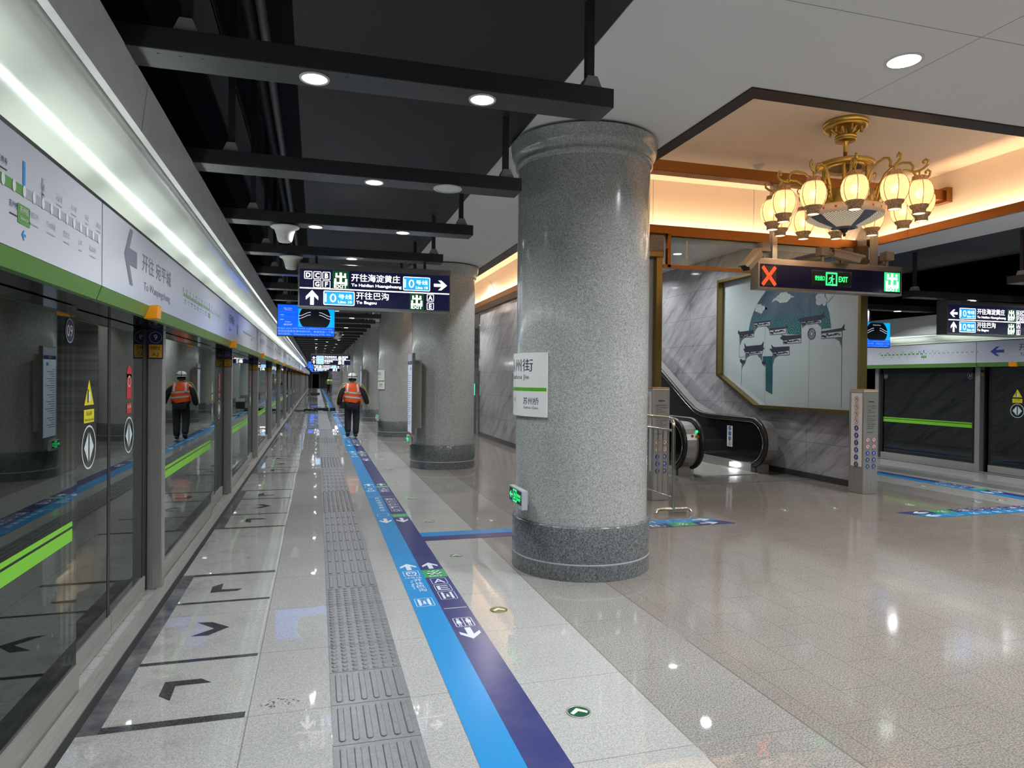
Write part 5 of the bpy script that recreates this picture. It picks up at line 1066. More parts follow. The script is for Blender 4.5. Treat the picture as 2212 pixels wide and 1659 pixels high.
# wave scales: rings of overlapping circles in staggered rows
ry = mth(nt, 'MULTIPLY', z_, 1/.11); row = mth(nt, 'FLOOR', ry); odd = mth(nt, 'MULTIPLY', mth(nt, 'MODULO', row, 2.0), .5)
cxx = mth(nt, 'SUBTRACT', mth(nt, 'FRACT', mth(nt, 'ADD', mth(nt, 'MULTIPLY', y_, 1/.30), mth(nt, 'ADD', odd, 50))), .5); czz = mth(nt, 'FRACT', ry)
rad = mth(nt, 'SQRT', mth(nt, 'ADD', mth(nt, 'POWER', mth(nt, 'MULTIPLY', cxx, .30), 2.0), mth(nt, 'POWER', mth(nt, 'MULTIPLY', czz, .11), 2.0)))
rings = mth(nt, 'SINE', mth(nt, 'MULTIPLY', rad, 130.0))
teal = mixc(nt, ramp(nt, mth(nt, 'MULTIPLY_ADD', rings, .5, .5), [(0.2, 0.0), (0.8, 1.0)]), (.015, .085, .095), (.05, .21, .215))
nt.links.new(mixc(nt, fac, sky, teal), b.inputs['Base Color']); b.inputs['Roughness'].default_value = .15
mb2, nt, b = nmat('mural_banner_print'); p = pos(nt); nt.links.new(mixc(nt, noise(nt, p, 4, 4), (.012, .06, .08), (.05, .15, .17)), b.inputs['Base Color']); b.inputs['Roughness'].default_value = .15
MROOF = mat('mural_roof_ink', (.035, .035, .06), .3); MLINE = mat('mural_fine_ink', (.10, .11, .13), .3); MFRZ = mat('mural_frieze_white', (.50, .54, .54), .2); MCLOUD = mat('mural_cloud_white', (.44, .49, .50), .2)
def mpr(nm): return Print((-.041, 0, 0), (0, -1, 0), (0, 0, 1), .0012)
neg = lambda P: [(-a, b) for a, b in P]
pr = mpr(0); pr.poly(neg(D['disc']), mm, 1); pr.build('moon', t)
pr = mpr(0); pr.poly(neg(D['banner']), mb2, 1); pr.build('banner', t)
pr = mpr(0)
for P in D['roofs']: pr.poly(neg(P), MROOF, 3)
for P in D['brackets']: pr.poly(neg(P), MLINE, 2)
for P in D['friezes']:
    Q = neg(P); pr.poly(Q, MFRZ, 2); cc = (sum(a for a, _ in Q)/4, sum(b for _, b in Q)/4)
    for i in range(4): pr.line(Q[i], Q[(i+1) % 4], .008, MROOF, 3)
    random.seed(5)
    for k in range(9):
        u, v = .08+.1*k, .3+.4*random.random(); x = (Q[0][0]*(1-u)+Q[1][0]*u)*(1-v)+(Q[3][0]*(1-u)+Q[2][0]*u)*v; z = (Q[0][1]*(1-u)+Q[1][1]*u)*(1-v)+(Q[3][1]*(1-u)+Q[2][1]*u)*v; pr.circ(x, z, .02+.02*random.random(), MROOF, 3, .012+.01*random.random(), 6)
for a, b in D['mlines']: pr.line((-a[0], a[1]), (-b[0], b[1]), .006, MROOF, 2)
(cy, cz), rr = D['roundwin']; rr *= .92; pr.ring(-cy, cz, rr, .010, MROOF, 2); pr.ring(-cy, cz, rr*.85, .006, MROOF, 2); pr.ring(-cy, cz, rr*.38, .008, MROOF, 2)
for k in range(10):
    a = 2*PI*k/10; pr.line((-cy+rr*.38*math.cos(a), cz+rr*.38*math.sin(a)), (-cy+rr*.85*math.cos(a+.2), cz+rr*.85*math.sin(a+.2)), .008, MROOF, 2); pr.line((-cy+rr*.62*math.cos(a), cz+rr*.62*math.sin(a)), (-cy+rr*.62*math.cos(a+.4), cz+rr*.62*math.sin(a+.4)), .008, MROOF, 2)
pr.build('houses', t)
pr = mpr(0)
for i, c in enumerate(D['clouds']):
    pr = mpr(0)
    for j, ((cy, cz), r) in enumerate(c): pr.circ(-cy, cz, r*1.03, MLINE, 4+.06*j, r*.80, 18); pr.circ(-cy, cz, r*.97, MCLOUD, 5+.06*j, r*.74, 18)
    (cy, cz), r = c[0]
    for k in range(14): a, b = .5*k, .5*(k+1); q = lambda a: (-cy+r*.05*a*math.cos(a), cz+r*.04*a*math.sin(a)); pr.line(q(a), q(b), .005, MLINE, 6)
    for P in D['tails']:
        if abs(P[0][0]-c[0][0][0]) < .42: pr.poly(neg(P), MCLOUD, 4)
    pr.build('cloud', t)
pr = mpr(0)
for a, b in D['seams']: pr.line((-a[0], a[1]), (-b[0], b[1]), .004, MLINE, 7)
pr.build('glass_joints', t)

# ================================================================== escalators
def escalator(x0, x1, label, green=False, sticker=False):
    t = thing('escalator', label, 'escalator', ((x0+x1)/2, 10.3, 0), 'escalators'); X = (x0+x1)/2; loc = Vector((X, 10.3, 0))
    def sub(m, nm):
        m.v = [(a-loc.x, b-loc.y, c) for a, b, c in m.v]; return m.build(nm, t)
    F = 10.28; zt = .965; R = .40; K = 12.55; sl = math.tan(math.radians(30)); E = 18.6
    path = [(F+.62, .13), (F+.42, .135)]+[(F+R-R*math.cos(math.radians(a)), .55+(zt-.55)*math.sin(math.radians(a)) if a > 0 else .55+.42*math.sin(math.radians(a))) for a in range(-80, 91, 10)]+[(F+1.2, zt), (K-.5, zt), (K-.2, zt+.015), (K+.1, zt+.09), (K+.5, zt+.30), (E, zt+.30+(E-K-.5)*sl)]
    for sx in (x0, x1):
        m = MB(); m.tube([(sx, y, z) for y, z in path], .042, BPLAST, 12, (1.0, 1.0), (1, 0, 0)); sub(m, 'handrail')
        m = MB(); poly = [(y+(.045 if y < F+.5 else 0), z-(.035 if z > .5 else -.03)) for y, z in path[1:]]+[(E, .1+(E-K)*sl), (K+.5, .12), (F+.5, .12)]
        m.prism(poly, lambda a, b, d: (d, a, b), sx-.008, sx+.008, BPANEL); sub(m, 'balustrade_panel')
        m = MB(); inn = [(y+.055 if y < F+.6 else y, z-.05 if z > .5 else z+.04) for y, z in path[1:]]; m.tube([(sx+(.02 if sx == x0 else -.02), y, z) for y, z in inn], .008, CHROME, 6); sub(m, 'steel_trim')
        o = sx+(-.03 if sx == x0 else .03); q = sx+(-.30 if sx == x0 else .30)
        if sx == x1: q = min(q, CXR-.04) if x1 > 7 else x1+.17
        if sx == x0 and x0 > 6: q = x0-.17
        m = MB(); cap = [(F+R-R*.86*math.cos(math.radians(a)), .53+.40*math.sin(math.radians(a))) for a in range(-75, 91, 15)]; m.sheet(cap+[(K-.4, .93), (K+.5, zt+.24), (E, zt+.24+(E-K-.5)*sl)], lambda a, b, d: (d, a, b), *sorted((o, q)), STEEL); sub(m, 'outer_decking')
        m = MB(); m.box(*sorted((sx+(-.06 if sx == x0 else .06)*1, q)), F+.32, K, 0, .32, STEEL); m.box(sx-.05, sx+.05, F+.36, K+.3, 0, .16, STEEL); sub(m, 'base_skirt')
        if sx == x0 or x1 > 7:
            m = MB(); m.lathe([(0, .014), (.018, .012), (.026, 0)], TXRED, seg=14); c = (o+q)/2+(.0 if sx == x0 else -.05); m.v = [(c-.05+a, F+.085-cc, .70+b_) for a, b_, cc in m.v]; sub(m, 'stop_button')
    if green:
        m = MB(); m.lathe([(0, .01), (.022, .008), (.026, 0)], LEDG, seg=14); m.v = [(x0-.06+a, F+.10-cc, .775+b_) for a, b_, cc in m.v]; sub(m, 'running_light')
        m = MB(); m.box(x0-.095, x0-.02, F+.078, F+.082, .665, .71, TXAMB); sub(m, 'yellow_sticker')
    m = MB(); m.box(x0+.05, x1-.05, F+.10, F+1.35, 0, .012, STEELY); sub(m, 'comb_plate')
    m = MB(); z = .0; y = F+1.35
    for k in range(20):
        m.box(x0+.06, x1-.06, y, y+.405, z-.2, z+.01, GPLAST); m.box(x0+.06, x1-.06, y, y+.012, z, z+.012, TXAMB); y += .40; z += 0 if k < 2 else (.10 if k == 2 else .225)
    sub(m, 'steps')
    m = MB(); m.box(x1-.10, x1-.07, F+.75, F+.95, .05, .12, mat('skirt_lamp_glow', (1, 1, 1), .4, emit=(.9, .96, 1.0), es=9.0)); sub(m, 'skirt_lamp')
    if sticker:
        pr = Print((x1-.010, 0, 0), (0, -1, 0), (0, 0, 1), .001); uc = -11.36; pr.rect(uc-.09, .40, uc+.09, .80, TXWHITE, 1)
        for k in range(4): zc = .75-.098*k; pr.circ(uc, zc, .042, TXNAVYB if k < 3 else TXRED, 2); pr.circ(uc, zc, .033, TXNAVYB if k < 3 else TXWHITE, 3); pr.man(uc, zc, .05, TXWHITE if k < 3 else TXBLACK, 4)
        sub(pr, 'pictogram_sticker')
    return t
escalator(6.36, 7.62, 'right black escalator beside the marble wall, with a pictogram sticker', True, True)
escalator(4.95, 6.02, 'left escalator, half hidden behind the barrier and pylon')
m = MB(); m.box(4.9, 8.06, 9.62, 9.635, 0, .0015, TXBLACK); m.box(6.05, 6.058, 9.64, 10.4, 0, .0015, TXBLACK); m.box(4.9, 8.06, 9.64, 10.3, 0, .0008, granite('grey_landing_stone', (.22, .205, .19), .16, .4, 110)); tag(m.build('landing_plate'), 'flat steel landing plate on the floor before the escalators', 'landing plate')

# ================================================================== chandelier
t = thing('chandelier', 'brass chandelier with a ring of glowing lanterns in the ceiling recess', 'chandelier', (5.71, 6.36, 0))
m = MB(); m.lathe([(.0, 4.50), (.20, 4.50), (.225, 4.505), (.228, 4.53), (.215, 4.535), (.235, 4.545), (.235, 4.565), (.22, 4.58)], BRASS, seg=40); m.lathe([(.0, 4.36), (.105, 4.36), (.115, 4.37), (.115, 4.385), (.10, 4.39), (.115, 4.40), (.115, 4.42), (.0, 4.425)], BRASS, seg=32)
for k in range(6): a = PI*k/3+.2; m.cyl((.16*math.cos(a), .16*math.sin(a), 4.52), (.16*math.cos(a), .16*math.sin(a), 4.44), .014, BRASS, 10); m.cyl((.15*math.cos(a+.4), .15*math.sin(a+.4), 4.50), (.06*math.cos(a+.4), .06*math.sin(a+.4), 4.41), .014, BRASS, 10)
m.build('canopy', t)
m = MB(); m.lathe([(.028, 4.38), (.034, 4.36), (.024, 4.34), (.023, 4.24)], BRASS, seg=20); m.lathe([(.021, 4.24), (.021, 4.16)], mat('copper_ring', (.22, .09, .03), .35, 1.0), seg=20); m.lathe([(.024, 4.16), (.024, 3.5)], BRASS, seg=20); m.build('stem', t)
m = MB(); m.lathe([(.17, 4.06), (.285, 4.055), (.305, 4.07), (.295, 4.085), (.305, 4.10), (.29, 4.112), (.10, 4.115), (.024, 4.12)], BRASS, seg=48, cap=False); m.lathe([(.024, 4.06), (.17, 4.058)], BRONZE_SHADE, seg=32, cap=False); m.build('upper_ring', t)
for k in range(4):
    a = PI/4+PI/2*k; m = MB(); m.cyl((.22*math.cos(a), .22*math.sin(a), 3.62), (.22*math.cos(a), .22*math.sin(a), 4.07), .018, BRASS, 10); m.build('support_rod', t)
m = MB(); m.lathe([(.30, 3.60), (.30, 3.77), (.29, 3.78), (.20, 3.78)], BRASS, seg=40, cap=False); m.build('drum', t)
mbm, nt, b = nmat('pierced_porcelain_bowl'); p = nt.nodes.new('ShaderNodeTexCoord').outputs['Object']; x_, y_, z_ = sep(nt, p)
rad = mth(nt, 'SQRT', mth(nt, 'ADD', mth(nt, 'POWER', x_, 2.0), mth(nt, 'POWER', y_, 2.0))); ang = mth(nt, 'ARCTAN2', y_, x_)
lat = mth(nt, 'MULTIPLY', mth(nt, 'ABSOLUTE', mth(nt, 'SINE', mth(nt, 'ADD', mth(nt, 'MULTIPLY', ang, 30), mth(nt, 'MULTIPLY', rad, 150)))), mth(nt, 'ABSOLUTE', mth(nt, 'SINE', mth(nt, 'SUBTRACT', mth(nt, 'MULTIPLY', ang, 30), mth(nt, 'MULTIPLY', rad, 150)))))
spoke = mth(nt, 'GREATER_THAN', mth(nt, 'ABSOLUTE', mth(nt, 'SINE', mth(nt, 'MULTIPLY', ang, 2.0))), .42)
hole = mth(nt, 'MULTIPLY', ramp(nt, lat, [(.30, 0.0), (.5, 1.0)]), spoke); hole = mth(nt, 'MULTIPLY', hole, mth(nt, 'GREATER_THAN', rad, .14))
nt.links.new(mixc(nt, hole, (.10, .11, .14), (.55, .48, .38)), b.inputs['Base Color']); b.inputs['Emission Color'].default_value = (1, .82, .55, 1); nt.links.new(mth(nt, 'MULTIPLY', hole, .62), b.inputs['Emission Strength']); b.inputs['Roughness'].default_value = .25; mbm.cycles.emission_sampling = 'NONE'
m = MB(); m.lathe([(.05, -.125), (.14, -.115), (.145, -.108), (.30, -.052), (.395, .0)], mbm, seg=56, cap=False); m.build('pierced_bowl', t, (0, 0, 3.50))
PORC = mat('painted_porcelain_rim', (.62, .55, .50), .25)
m = MB(); m.lathe([(.395, 3.50), (.412, 3.52), (.412, 3.585), (.398, 3.60), (.30, 3.605)], PORC, seg=56, cap=False)
for k in range(20):
    a = 2*PI*k/20; m.lathe([(0, .001), (.014, .0)], TXRED, seg=8, cap=False); n9 = 8*2
    m.v[-n9:] = [((.4135)*math.cos(a)-u*math.sin(a), .4135*math.sin(a)+u*math.cos(a), 3.552+v) for u, v, w_ in m.v[-n9:]]
m.build('painted_rim', t)
m = MB(); m.lathe([(0, 3.29), (.012, 3.295), (.018, 3.315), (.010, 3.33), (.03, 3.345), (.035, 3.36), (.06, 3.375)], BRONZE_SHADE, seg=20); m.build('finial', t)
# lantern shade: thin pierced porcelain, lit by the bulb inside
sh, nt, b = nmat('lantern_porcelain'); p = nt.nodes.new('ShaderNodeTexCoord').outputs['Object']
vor = node(nt, 'ShaderNodeTexVoronoi', feature='F1'); vor.inputs['Scale'].default_value = 75; nt.links.new(p, vor.inputs['Vector'])
dots = ramp(nt, vor.outputs['Distance'], [(.22, 1.0), (.34, 0.0)]); nt.nodes.remove(b)
out = [q for q in nt.nodes if q.type == 'OUTPUT_MATERIAL'][0]; tl = node(nt, 'ShaderNodeBsdfTranslucent'); tl.inputs[0].default_value = (.95, .74, .46, 1); trn = node(nt, 'ShaderNodeBsdfTransparent'); trn.inputs[0].default_value = (.9, .62, .30, 1)
em = node(nt, 'ShaderNodeEmission'); em.inputs[0].default_value = (1, .68, .36, 1); em.inputs[1].default_value = .42
m1 = node(nt, 'ShaderNodeMixShader'); nt.links.new(mth(nt, 'MULTIPLY_ADD', dots, .42, .22), m1.inputs[0]); nt.links.new(tl.outputs[0], m1.inputs[1]); nt.links.new(trn.outputs[0], m1.inputs[2])
a2 = node(nt, 'ShaderNodeAddShader'); nt.links.new(m1.outputs[0], a2.inputs[0]); nt.links.new(em.outputs[0], a2.inputs[1]); nt.links.new(a2.outputs[0], out.inputs[0]); sh.cycles.emission_sampling = 'NONE'
BULB = mat('bulb_glow', (1, 1, 1), .4, emit=(1, .84, .58), es=7.0); BAND = granite('painted_lantern_band', (.58, .36, .19), .4, .8, 140)
BOTT = mat('lantern_mouth_glow', (1, .9, .7), .4, emit=(1, .80, .50), es=1.5)
def lantern_parts(ang):
    ca, sa = math.cos(ang), math.sin(ang); R = .76; zc = 3.62
    g = lambda r, z: (r*ca, r*sa, z)
    m = MB(); prof = [(.30, 3.63), (.33, 3.63), (.35, 3.70), (.37, 3.80), (.42, 3.90), (.50, 3.965), (.60, 3.985), (.67, 3.965), (.70, 3.92), (.69, 3.875), (.72, 3.86), (.76, 3.865), (.80, 3.88), (.835, 3.91), (.84, 3.95), (.815, 3.97), (.795, 3.95), (.80, 3.93)]
    m.tube([g(r, z) for r, z in prof], .013, BRASS, 8); 
    for c0, c1, s_ in ((.40, 3.83, 1), (.46, 3.90, -1), (.36, 3.74, -1)):
        m.tube([g(c0+s_*.012*q*math.cos(q*1.1), c1-.05+.012*q*math.sin(q*1.1)) for q in [.6*k for k in range(8)]], .007, BRASS, 6)
    m.cyl(g(.76, 3.865), g(.76, 3.815), .009, BRASS, 8); m.build('arm', t)
    s = m = MB(); c = g(R, 0); m.lathe([(0, 3.825), (.02, 3.82), (.06, 3.795), (.065, 3.785)], BRASS, c, 20); m.build('cap', t)
    m = MB(); pr_ = [(.078, -.135), (.105, -.10), (.125, -.055), (.134, 0), (.13, .05), (.112, .10), (.085, .135)]; m.lathe(pr_, sh, seg=28, cap=False); o = m.build('shade', t, (c[0], c[1], zc))
    m = MB(); m.lathe([(.068, .185), (.072, .15), (.085, .133), (.088, .125), (.09, .12)], BAND, (0, 0, 0), 28, cap=False); m.lathe([(.092, -.118), (.082, -.142), (.064, -.160), (.064, -.205), (.058, -.205), (.058, -.16)], BAND, seg=28, cap=False)
    for k in range(6):
        a = PI*k/3; m.tube([(r*1.01*math.cos(a), r*1.01*math.sin(a), z) for r, z in pr_], .0035, BAND, 5)
    m.build('painted_bands', o)
    m = MB(); m.lathe([(0, -.203), (.058, -.203)], BOTT, seg=20, cap=False); m.build('open_mouth', o)
    m = MB(); m.lathe([(0, -.05), (.035, -.03), (.045, .01), (.03, .05), (.0, .06)], BULB, seg=16); m.build('bulb', o)
    l = bpy.data.lights.new('lantern_lamp', 'POINT'); l.energy = P_LANT; l.color = (1, .72, .42); l.shadow_soft_size = .05; lo = bpy.data.objects.new('lantern_lamp', l); C.objects.link(lo); lo.location = (c[0], c[1], zc-.0); lo.parent = t
    area('lantern_lamp', (c[0], c[1], zc-.21), .11, P_LANT*1.2, (1, .74, .46), parent=t)
for k in range(12): lantern_parts(math.radians(25+30*k))
tag((lambda m: (m.lathe([(0, -.06), (.04, -.055), (.06, -.03), (.085, -.01), (.085, 0)], WPLAST, seg=20), m.build('smoke_detector', loc=(5.74, 7.99, RZ)))[1])(MB()), 'small white smoke detector on the recess ceiling above the copper beam', 'smoke detector')
# ================================================================== people
def skin_mesh(verts, edges, radii, root=0, sub=2):
    me = bpy.data.meshes.new('s'); me.from_pydata(verts, edges, []); o = bpy.data.objects.new('s', me); C.objects.link(o)
    md = o.modifiers.new('k', 'SKIN'); md.use_smooth_shade = True; md.branch_smoothing = .6
    for i, r in enumerate(radii):
        sv = me.skin_vertices[0].data[i]; sv.radius = (r, r) if isinstance(r, (int, float)) else r; sv.use_root = (i == root)
    sd = o.modifiers.new('d', 'SUBSURF'); sd.levels = sub; sd.render_levels = sub
    n = bpy.data.meshes.new_from_object(o.evaluated_get(bpy.context.evaluated_depsgraph_get()))
    bpy.data.objects.remove(o); bpy.data.meshes.remove(me); return n
def link_mesh(me, name, m, parent):
    me.materials.clear(); me.materials.append(m); me.name = name
    for p in me.polygons: p.use_smooth = True; p.material_index = 0
    o = bpy.data.objects.new(name, me); C.objects.link(o); o.parent = parent; return o
SKIN = mat('skin', (.42, .25, .17), .55); HAIR = mat('black_hair', (.012, .011, .01), .6)
CLOTH = dusty('black_work_cloth', (.012, .013, .018), .85, .3, (.03, .032, .04)); BOOT = mat('black_boot_leather', (.012, .012, .012), .5)
PIPE = mat('yellow_piping', (.62, .55, .02), .6); SILV = mat('reflective_silver_tape', (.56, .53, .58), .4)
def person(loc, label, vestm, helmet, s=1.0, rz=0.0, sub=2):
    t = thing('person', label, 'person', loc, rotz=rz); t.scale = (s*1.12, s*1.08, s)
    # figure faces +Y (walking away); x to the right
    J = {'pel': (0, 0, .93), 'wai': (0, .0, 1.06), 'che': (0, .01, 1.28), 'nb': (0, .02, 1.44), 'nk': (0, .025, 1.50), 'hd': (0, .035, 1.60), 'top': (0, .03, 1.70),
         'hL': (-.09, 0, .90), 'kL': (-.10, .05, .50), 'aL': (-.105, -.13, .15), 'tL': (-.11, -.05, .04), 'hR': (.09, 0, .90), 'kR': (.10, .05, .49), 'aR': (.085, .0, .085), 'tR': (.10, .16, .035),
         'sL': (-.185, .01, 1.40), 'eL': (-.285, -.03, 1.13), 'wL': (-.315, .04, .88), 'gL': (-.315, .06, .80), 'sR': (.185, .01, 1.40), 'eR': (.30, -.03, 1.15), 'wR': (.365, .03, .91), 'gR': (.375, .05, .83)}
    def graph(ch, rad):
        ids = {}; V = []; E_ = []; Rr = []
        for c in ch:
            for a in c:
                if a not in ids: ids[a] = len(V); V.append(J[a]); Rr.append(rad[a])
            for a, b in zip(c, c[1:]): E_.append((ids[a], ids[b]))
        return V, E_, Rr
    body = graph([['pel', 'wai', 'che', 'nb', 'nk', 'hd', 'top'], ['pel', 'hL', 'kL', 'aL', 'tL'], ['pel', 'hR', 'kR', 'aR', 'tR'], ['nb', 'sL', 'eL', 'wL', 'gL'], ['nb', 'sR', 'eR', 'wR', 'gR']],
                 dict(pel=(.14, .10), wai=(.13, .095), che=(.15, .10), nb=(.085, .07), nk=.055, hd=(.078, .095), top=(.06, .07), hL=.085, kL=.058, aL=.042, tL=.035, hR=.085, kR=.058, aR=.042, tR=.035, sL=.06, eL=.042, wL=.028, gL=(.042, .02), sR=.06, eR=.042, wR=.028, gR=(.042, .02)))
    link_mesh(skin_mesh(*body, sub=sub), 'body', SKIN, t)
    # head details: nose, ears
    m = MB(); m.lathe([(0, -.02), (.016, -.01), (.018, .01), (0, .03)], SKIN, (0, .128, 1.585), 8)
    for q in (-1, 1): m.lathe([(0, -.03), (.014, -.015), (.016, .012), (0, .03)], SKIN, (q*.082, .03, 1.59), 8)
    m.build('face', t)
    m = MB()
    for q in (-1, 1): m.lathe([(0, -.008), (.009, 0), (0, .008)], TXBLACK, (q*.03, .118, 1.615), 8)
    m.lathe([(0, -.004), (.022, 0), (0, .004)], TXRED, (0, .118, 1.548), 10); m.build('eyes_and_mouth', t)
    # fingers
    for q, g, w in ((-1, 'gL', 'wL'), (1, 'gR', 'wR')):
        m = MB(); gx, gy, gz = J[g]
        for k, ln in enumerate((.068, .078, .073, .058)):
            yy = gy+.028-.019*k; m.tube([(gx, yy, gz-.01), (gx-q*.004, yy+.004, gz-.03-ln*.35), (gx-q*.016, yy+.006, gz-.03-ln*.7), (gx-q*.03, yy+.004, gz-.03-ln*.95)], [.0095, .009, .008, .006], SKIN, 6)
        m.tube([(gx-q*.002, gy+.03, gz+.03), (gx-q*.012, gy+.055, gz+.0), (gx-q*.018, gy+.062, gz-.03)], [.012, .0105, .008], SKIN, 6); m.build('fingers', t)
    tro = graph([['pel', 'hL', 'kL', 'aL'], ['pel', 'hR', 'kR', 'aR']], dict(pel=(.165, .135), hL=.112, kL=.088, aL=.078, hR=.112, kR=.088, aR=.078)); link_mesh(skin_mesh(*tro, sub=sub), 'trousers', CLOTH, t)
    J['jb'] = (0, 0, .82); J['sh'] = (0, .01, 1.39)
    jac = graph([['jb', 'pel', 'wai', 'che', 'sh'], ['sh', 'sL', 'eL', 'wL'], ['sh', 'sR', 'eR', 'wR']], dict(jb=(.195, .145), pel=(.19, .14), wai=(.175, .13), che=(.185, .135), sh=(.13, .105), sL=.092, eL=.075, wL=.060, sR=.092, eR=.075, wR=.060)); link_mesh(skin_mesh(*jac, sub=sub), 'jacket', CLOTH, t)
    m = MB(); m.tube([(.075*math.cos(a), .025+.07*math.sin(a), 1.475+.012*math.sin(a)) for a in [2*PI*k/20 for k in range(20)]], .013, PIPE, 6, closed=True); m.build('collar_piping', t)
    for q in (-1, 1):
        s_, e_, w_ = (J['sL'], J['eL'], J['wL']) if q < 0 else (J['sR'], J['eR'], J['wR'])
        m = MB(); m.tube([(s_[0]*.55, s_[1]-.02, 1.495), (s_[0]+q*.03, s_[1]-.05, s_[2]+.085), (s_[0]+q*.10, s_[1]-.055, s_[2]-.02), (e_[0]+q*.066, e_[1]-.04, e_[2]+.04), (w_[0]+q*.062, w_[1]-.02, w_[2]+.05)], .007, PIPE, 6); m.build('sleeve_piping', t)
    for q, hh in ((-1, 0), (1, 0)):
        a, tt = (J['aL'], J['tL']) if q < 0 else (J['aR'], J['tR'])
        J['h1'] = (a[0], a[1]-.035, max(a[2]-.06, .04)); J['h2'] = (a[0], a[1], a[2]+.06)
        bo = graph([['h2', 'aL' if q < 0 else 'aR', 'tL' if q < 0 else 'tR']], {'h2': .072, 'aL': .062, 'aR': .062, 'tL': (.05, .036), 'tR': (.05, .036)}); V = [v for v in bo[0]]; V.append(J['h1']); bo = (V, bo[1]+[(1, 3)], bo[2]+[.042]); link_mesh(skin_mesh(*bo, root=1, sub=sub), 'boot', BOOT, t)
    # waistcoat: elliptical shells round the jacket
    def shell(rows, m_, nm, par, th=.012, cut=None):
        m = MB(); n = 40; v = []
        for rx, ry, z, cy in rows:
            for k in range(n): a = 2*PI*k/n; v.append((rx*math.cos(a), cy+ry*math.sin(a), z(a) if callable(z) else z))
        f = [(j*n+k, j*n+(k+1) % n, (j+1)*n+(k+1) % n, (j+1)*n+k) for j in range(len(rows)-1) for k in range(n)]
        m.add(v, f, m_, True); return m.build(nm, par)
    tilt = lambda z0, k: (lambda a: z0-k*math.cos(a))
    v = shell([(.205, .155, tilt(.975, .03), .0), (.208, .158, tilt(1.03, .02), 0), (.205, .155, tilt(1.10, .01), 0), (.212, .158, 1.20, 0), (.215, .155, 1.30, .005), (.205, .145, 1.39, .01), (.165, .125, 1.455, .015), (.095, .09, 1.495, .02)], vestm, 'safety_vest', t)
    for z0, k in ((1.09, .028), (1.215, .022)): shell([(.2165, .1625, tilt(z0, k), .0), (.2185, .1645, tilt(z0+.045, k), .0)], SILV, 'reflective_band', v)
    for q in (-1, 1):
        m = MB(); m.prism([(0, 0), (.045, 0)], lambda a, b, d: (0, 0, 0), 0, 0, SILV) if 0 else None
        vs = [];
        for z, y, x in ((1.255, -.165, .125), (1.33, -.155, .125), (1.40, -.132, .118), (1.455, -.095, .11), (1.48, -.03, .105)): vs += [(q*x-.022, y, z), (q*x+.022, y, z)]
        m.add(vs, [(2*k, 2*k+1, 2*k+3, 2*k+2) for k in range(4)], SILV); m.build('reflective_strap', v)
    m = MB(); m.tube([(.19, -.12, 1.07), (.215, -.13, .99), (.20, -.12, .90)], [.03, .035, .022], vestm, 8, (.4, 1)); m.tube([(-.20, -.10, 1.18), (-.225, -.10, 1.09), (-.21, -.09, 1.05)], [.03, .035, .02], vestm, 8, (.4, 1)); m.build('loose_hem', v)
    m = MB(); m.lathe([(.088, -.045), (.092, -.01), (.09, .02), (.06, .05)], HAIR, (0, .03, 1.60), 24); o = m.build('hair', t)
    if helmet:
        m = MB(); m.lathe([(.118, .0), (.120, .012), (.112, .02), (.112, .05), (.100, .095), (.070, .128), (.03, .142), (0, .144)], WPLAST, seg=36); m.lathe([(.112, .0), (.105, -.003), (.09, .0)], WPLAST, seg=36, cap=False); h = m.build('safety_helmet', t, (0, .025, 1.635)); h.scale = (1, 1.15, 1)
        m = MB(); m.tube([(.1145*math.cos(a), .1145*math.sin(a), .052+.012*math.sin(a*1)) for a in [2*PI*k/30 for k in range(30)]], .0075, TXBLACK, 6, closed=True)
        m.tube([(-.02, -.116, .0), (-.022, -.114, .05), (-.02, -.102, .095), (-.018, -.07, .13), (-.01, 0, .148), (0, .07, .13), (0, .105, .09)], .0075, TXBLACK, 6); m.build('black_tape', h)
    else:
        m = MB(); m.lathe([(.094, -.01), (.096, .04), (.075, .085), (0, .10)], HAIR, (0, .03, 1.62), 24); m.build('cap', t)
    return t
VOR = dusty('orange_safety_mesh', (.80, .105, .012), .7, .35, (.55, .06, .01)); VYE = mat('lime_safety_mesh', (.48, .75, .02), .7)
person((.945, 19.1, 0), 'person in white helmet, orange vest and black work clothes walking away down the platform', VOR, True)
person((1.24, 71.5, 0), 'tiny distant person in a lime yellow vest near the far wall block', VYE, False, .96, -.4, 1)
# ================================================================== work gear left on the floor
def coil(x, y, label):
    t = thing('cable_coil', label, 'cable coil', (x, y, 0), 'cable coils on the floor'); m = MB()
    m.tube([((.22+.02*math.sin(3*q)+.006*q)*math.cos(q), (.2+.006*q)*math.sin(q), .026+.004*q) for q in [.25*k for k in range(76)]], .02, BPLAST, 6); m.build('loops', t)
    m = MB(); m.tube([(-.25, .1, .03), (-.5, .16, .03), (-.72, .0, .03), (-.5, -.2, .03)], .02, BPLAST, 6); m.build('loose_end', t); return t
cc = coil(-.26, 34.5, 'black cable coil on the floor across the tactile strip'); dup(cc, (-.1, 64.5, 0), 'most distant black cable coil on the platform floor')
def crate(x, y, z, w, d, h, label):
    t = thing('tool_case', label, 'tool case', (x, y, z), 'black tool cases on the floor'); m = MB(); m.bbox(-w/2, w/2, -d/2, d/2, 0, h*.68, BPLAST, .01); m.build('body', t); m = MB(); m.bbox(-w/2-.006, w/2+.006, -d/2-.006, d/2+.006, h*.69, h, GPLAST if h > .3 else BPLAST, .01); m.build('lid', t)
    m = MB(); m.tube([(-w*.2, 0, h), (-w*.2, 0, h+.04), (w*.2, 0, h+.04), (w*.2, 0, h)], .012, BPLAST, 6); m.build('handle', t); return t
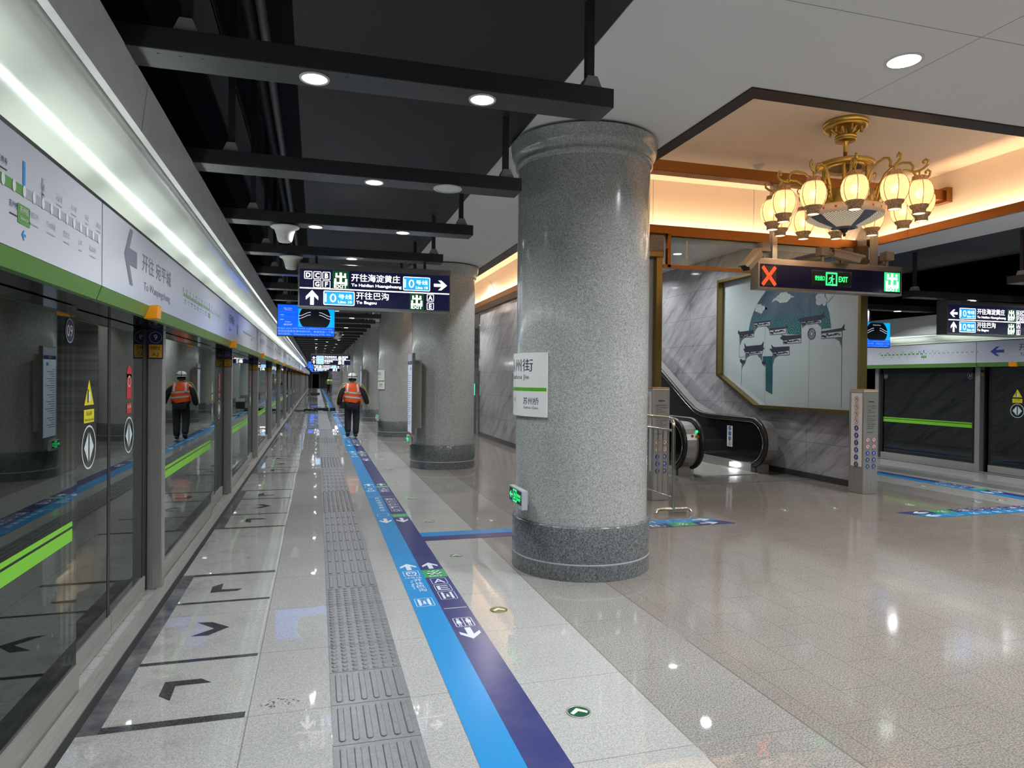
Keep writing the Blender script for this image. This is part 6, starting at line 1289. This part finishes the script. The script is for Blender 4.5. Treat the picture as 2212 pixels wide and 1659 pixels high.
crate(.45, 34.6, 0, .26, .2, .16, 'small black tool case beside the cable coil, left one'); crate(.78, 34.7, 0, .26, .2, .16, 'small black tool case beside the cable coil, right one'); crate(.12, 35.3, .006, .5, .3, .12, 'flat black tool case behind the cable coil')
crate(1.36, 37.5, 0, .42, .35, .52, 'black bin standing just left of the walking person')
t = thing('hand_trolley', 'low wire hand trolley on the floor behind the walking person', 'trolley', (.95, 30.6, 0)); m = MB(); m.box(-.25, .25, -.15, .15, .05, .075, GPLAST); m.build('deck', t); m = MB(); m.tube([(-.25, 0, .07), (-.36, 0, .12), (-.36, .2, .12), (.2, .2, .10)], .012, CHROME, 6); m.build('handle', t)
for a, b in ((-.2, -.1), (.2, -.1), (-.2, .1), (.2, .1)):
    m = MB(); m.cyl((a, b-.012, .025), (a, b+.012, .025), .025, BPLAST, 10); m.build('wheel', t)
crate(-.1, 66.4, .006, .8, .4, .2, 'distant dark tool case on the platform floor')
# cabinet with a green screen glimpsed past the second column
t = thing('ticket_cabinet', 'dark cabinet with a glowing green screen just right of the second column', 'cabinet', (4.46, 20.4, 0)); m = MB(); m.bbox(-.2, .2, -.25, .25, 0, 1.9, mat('teal_grey_case', (.12, .16, .16), .4), .01); m.build('case', t)
m = MB(); m.box(-.16, .16, -.256, -.25, 1.15, 1.50, mat('green_screen_glow', (.1, .5, .4), .3, emit=(.10, .62, .48), es=1.1)); m.build('display', t)
# far platform fittings
for k, (x, y, z, w, h, mt_, lb) in enumerate(((1.9, 61.42, 2.55, .7, .5, SW, 'distant lit white sign on the far wall block'), (2.9, 61.42, 2.0, .9, .4, SBLUE, 'distant lit blue sign low on the far wall block'))):
    t = thing('lit_wall_sign', lb, 'lit sign', (x, y, z)); m = MB(); m.box(-w/2, w/2, 0, .07, 0, h, SIGNST); m.build('case', t); m = MB(); m.box(-w/2+.02, w/2-.02, -.004, 0, .02, h-.02, mt_); m.build('face', t)
for mm_ in [q for q in bpy.data.materials if q.users == 0]: bpy.data.materials.remove(mm_)
for me in bpy.data.meshes:
    if me.users == 0: bpy.data.meshes.remove(me)
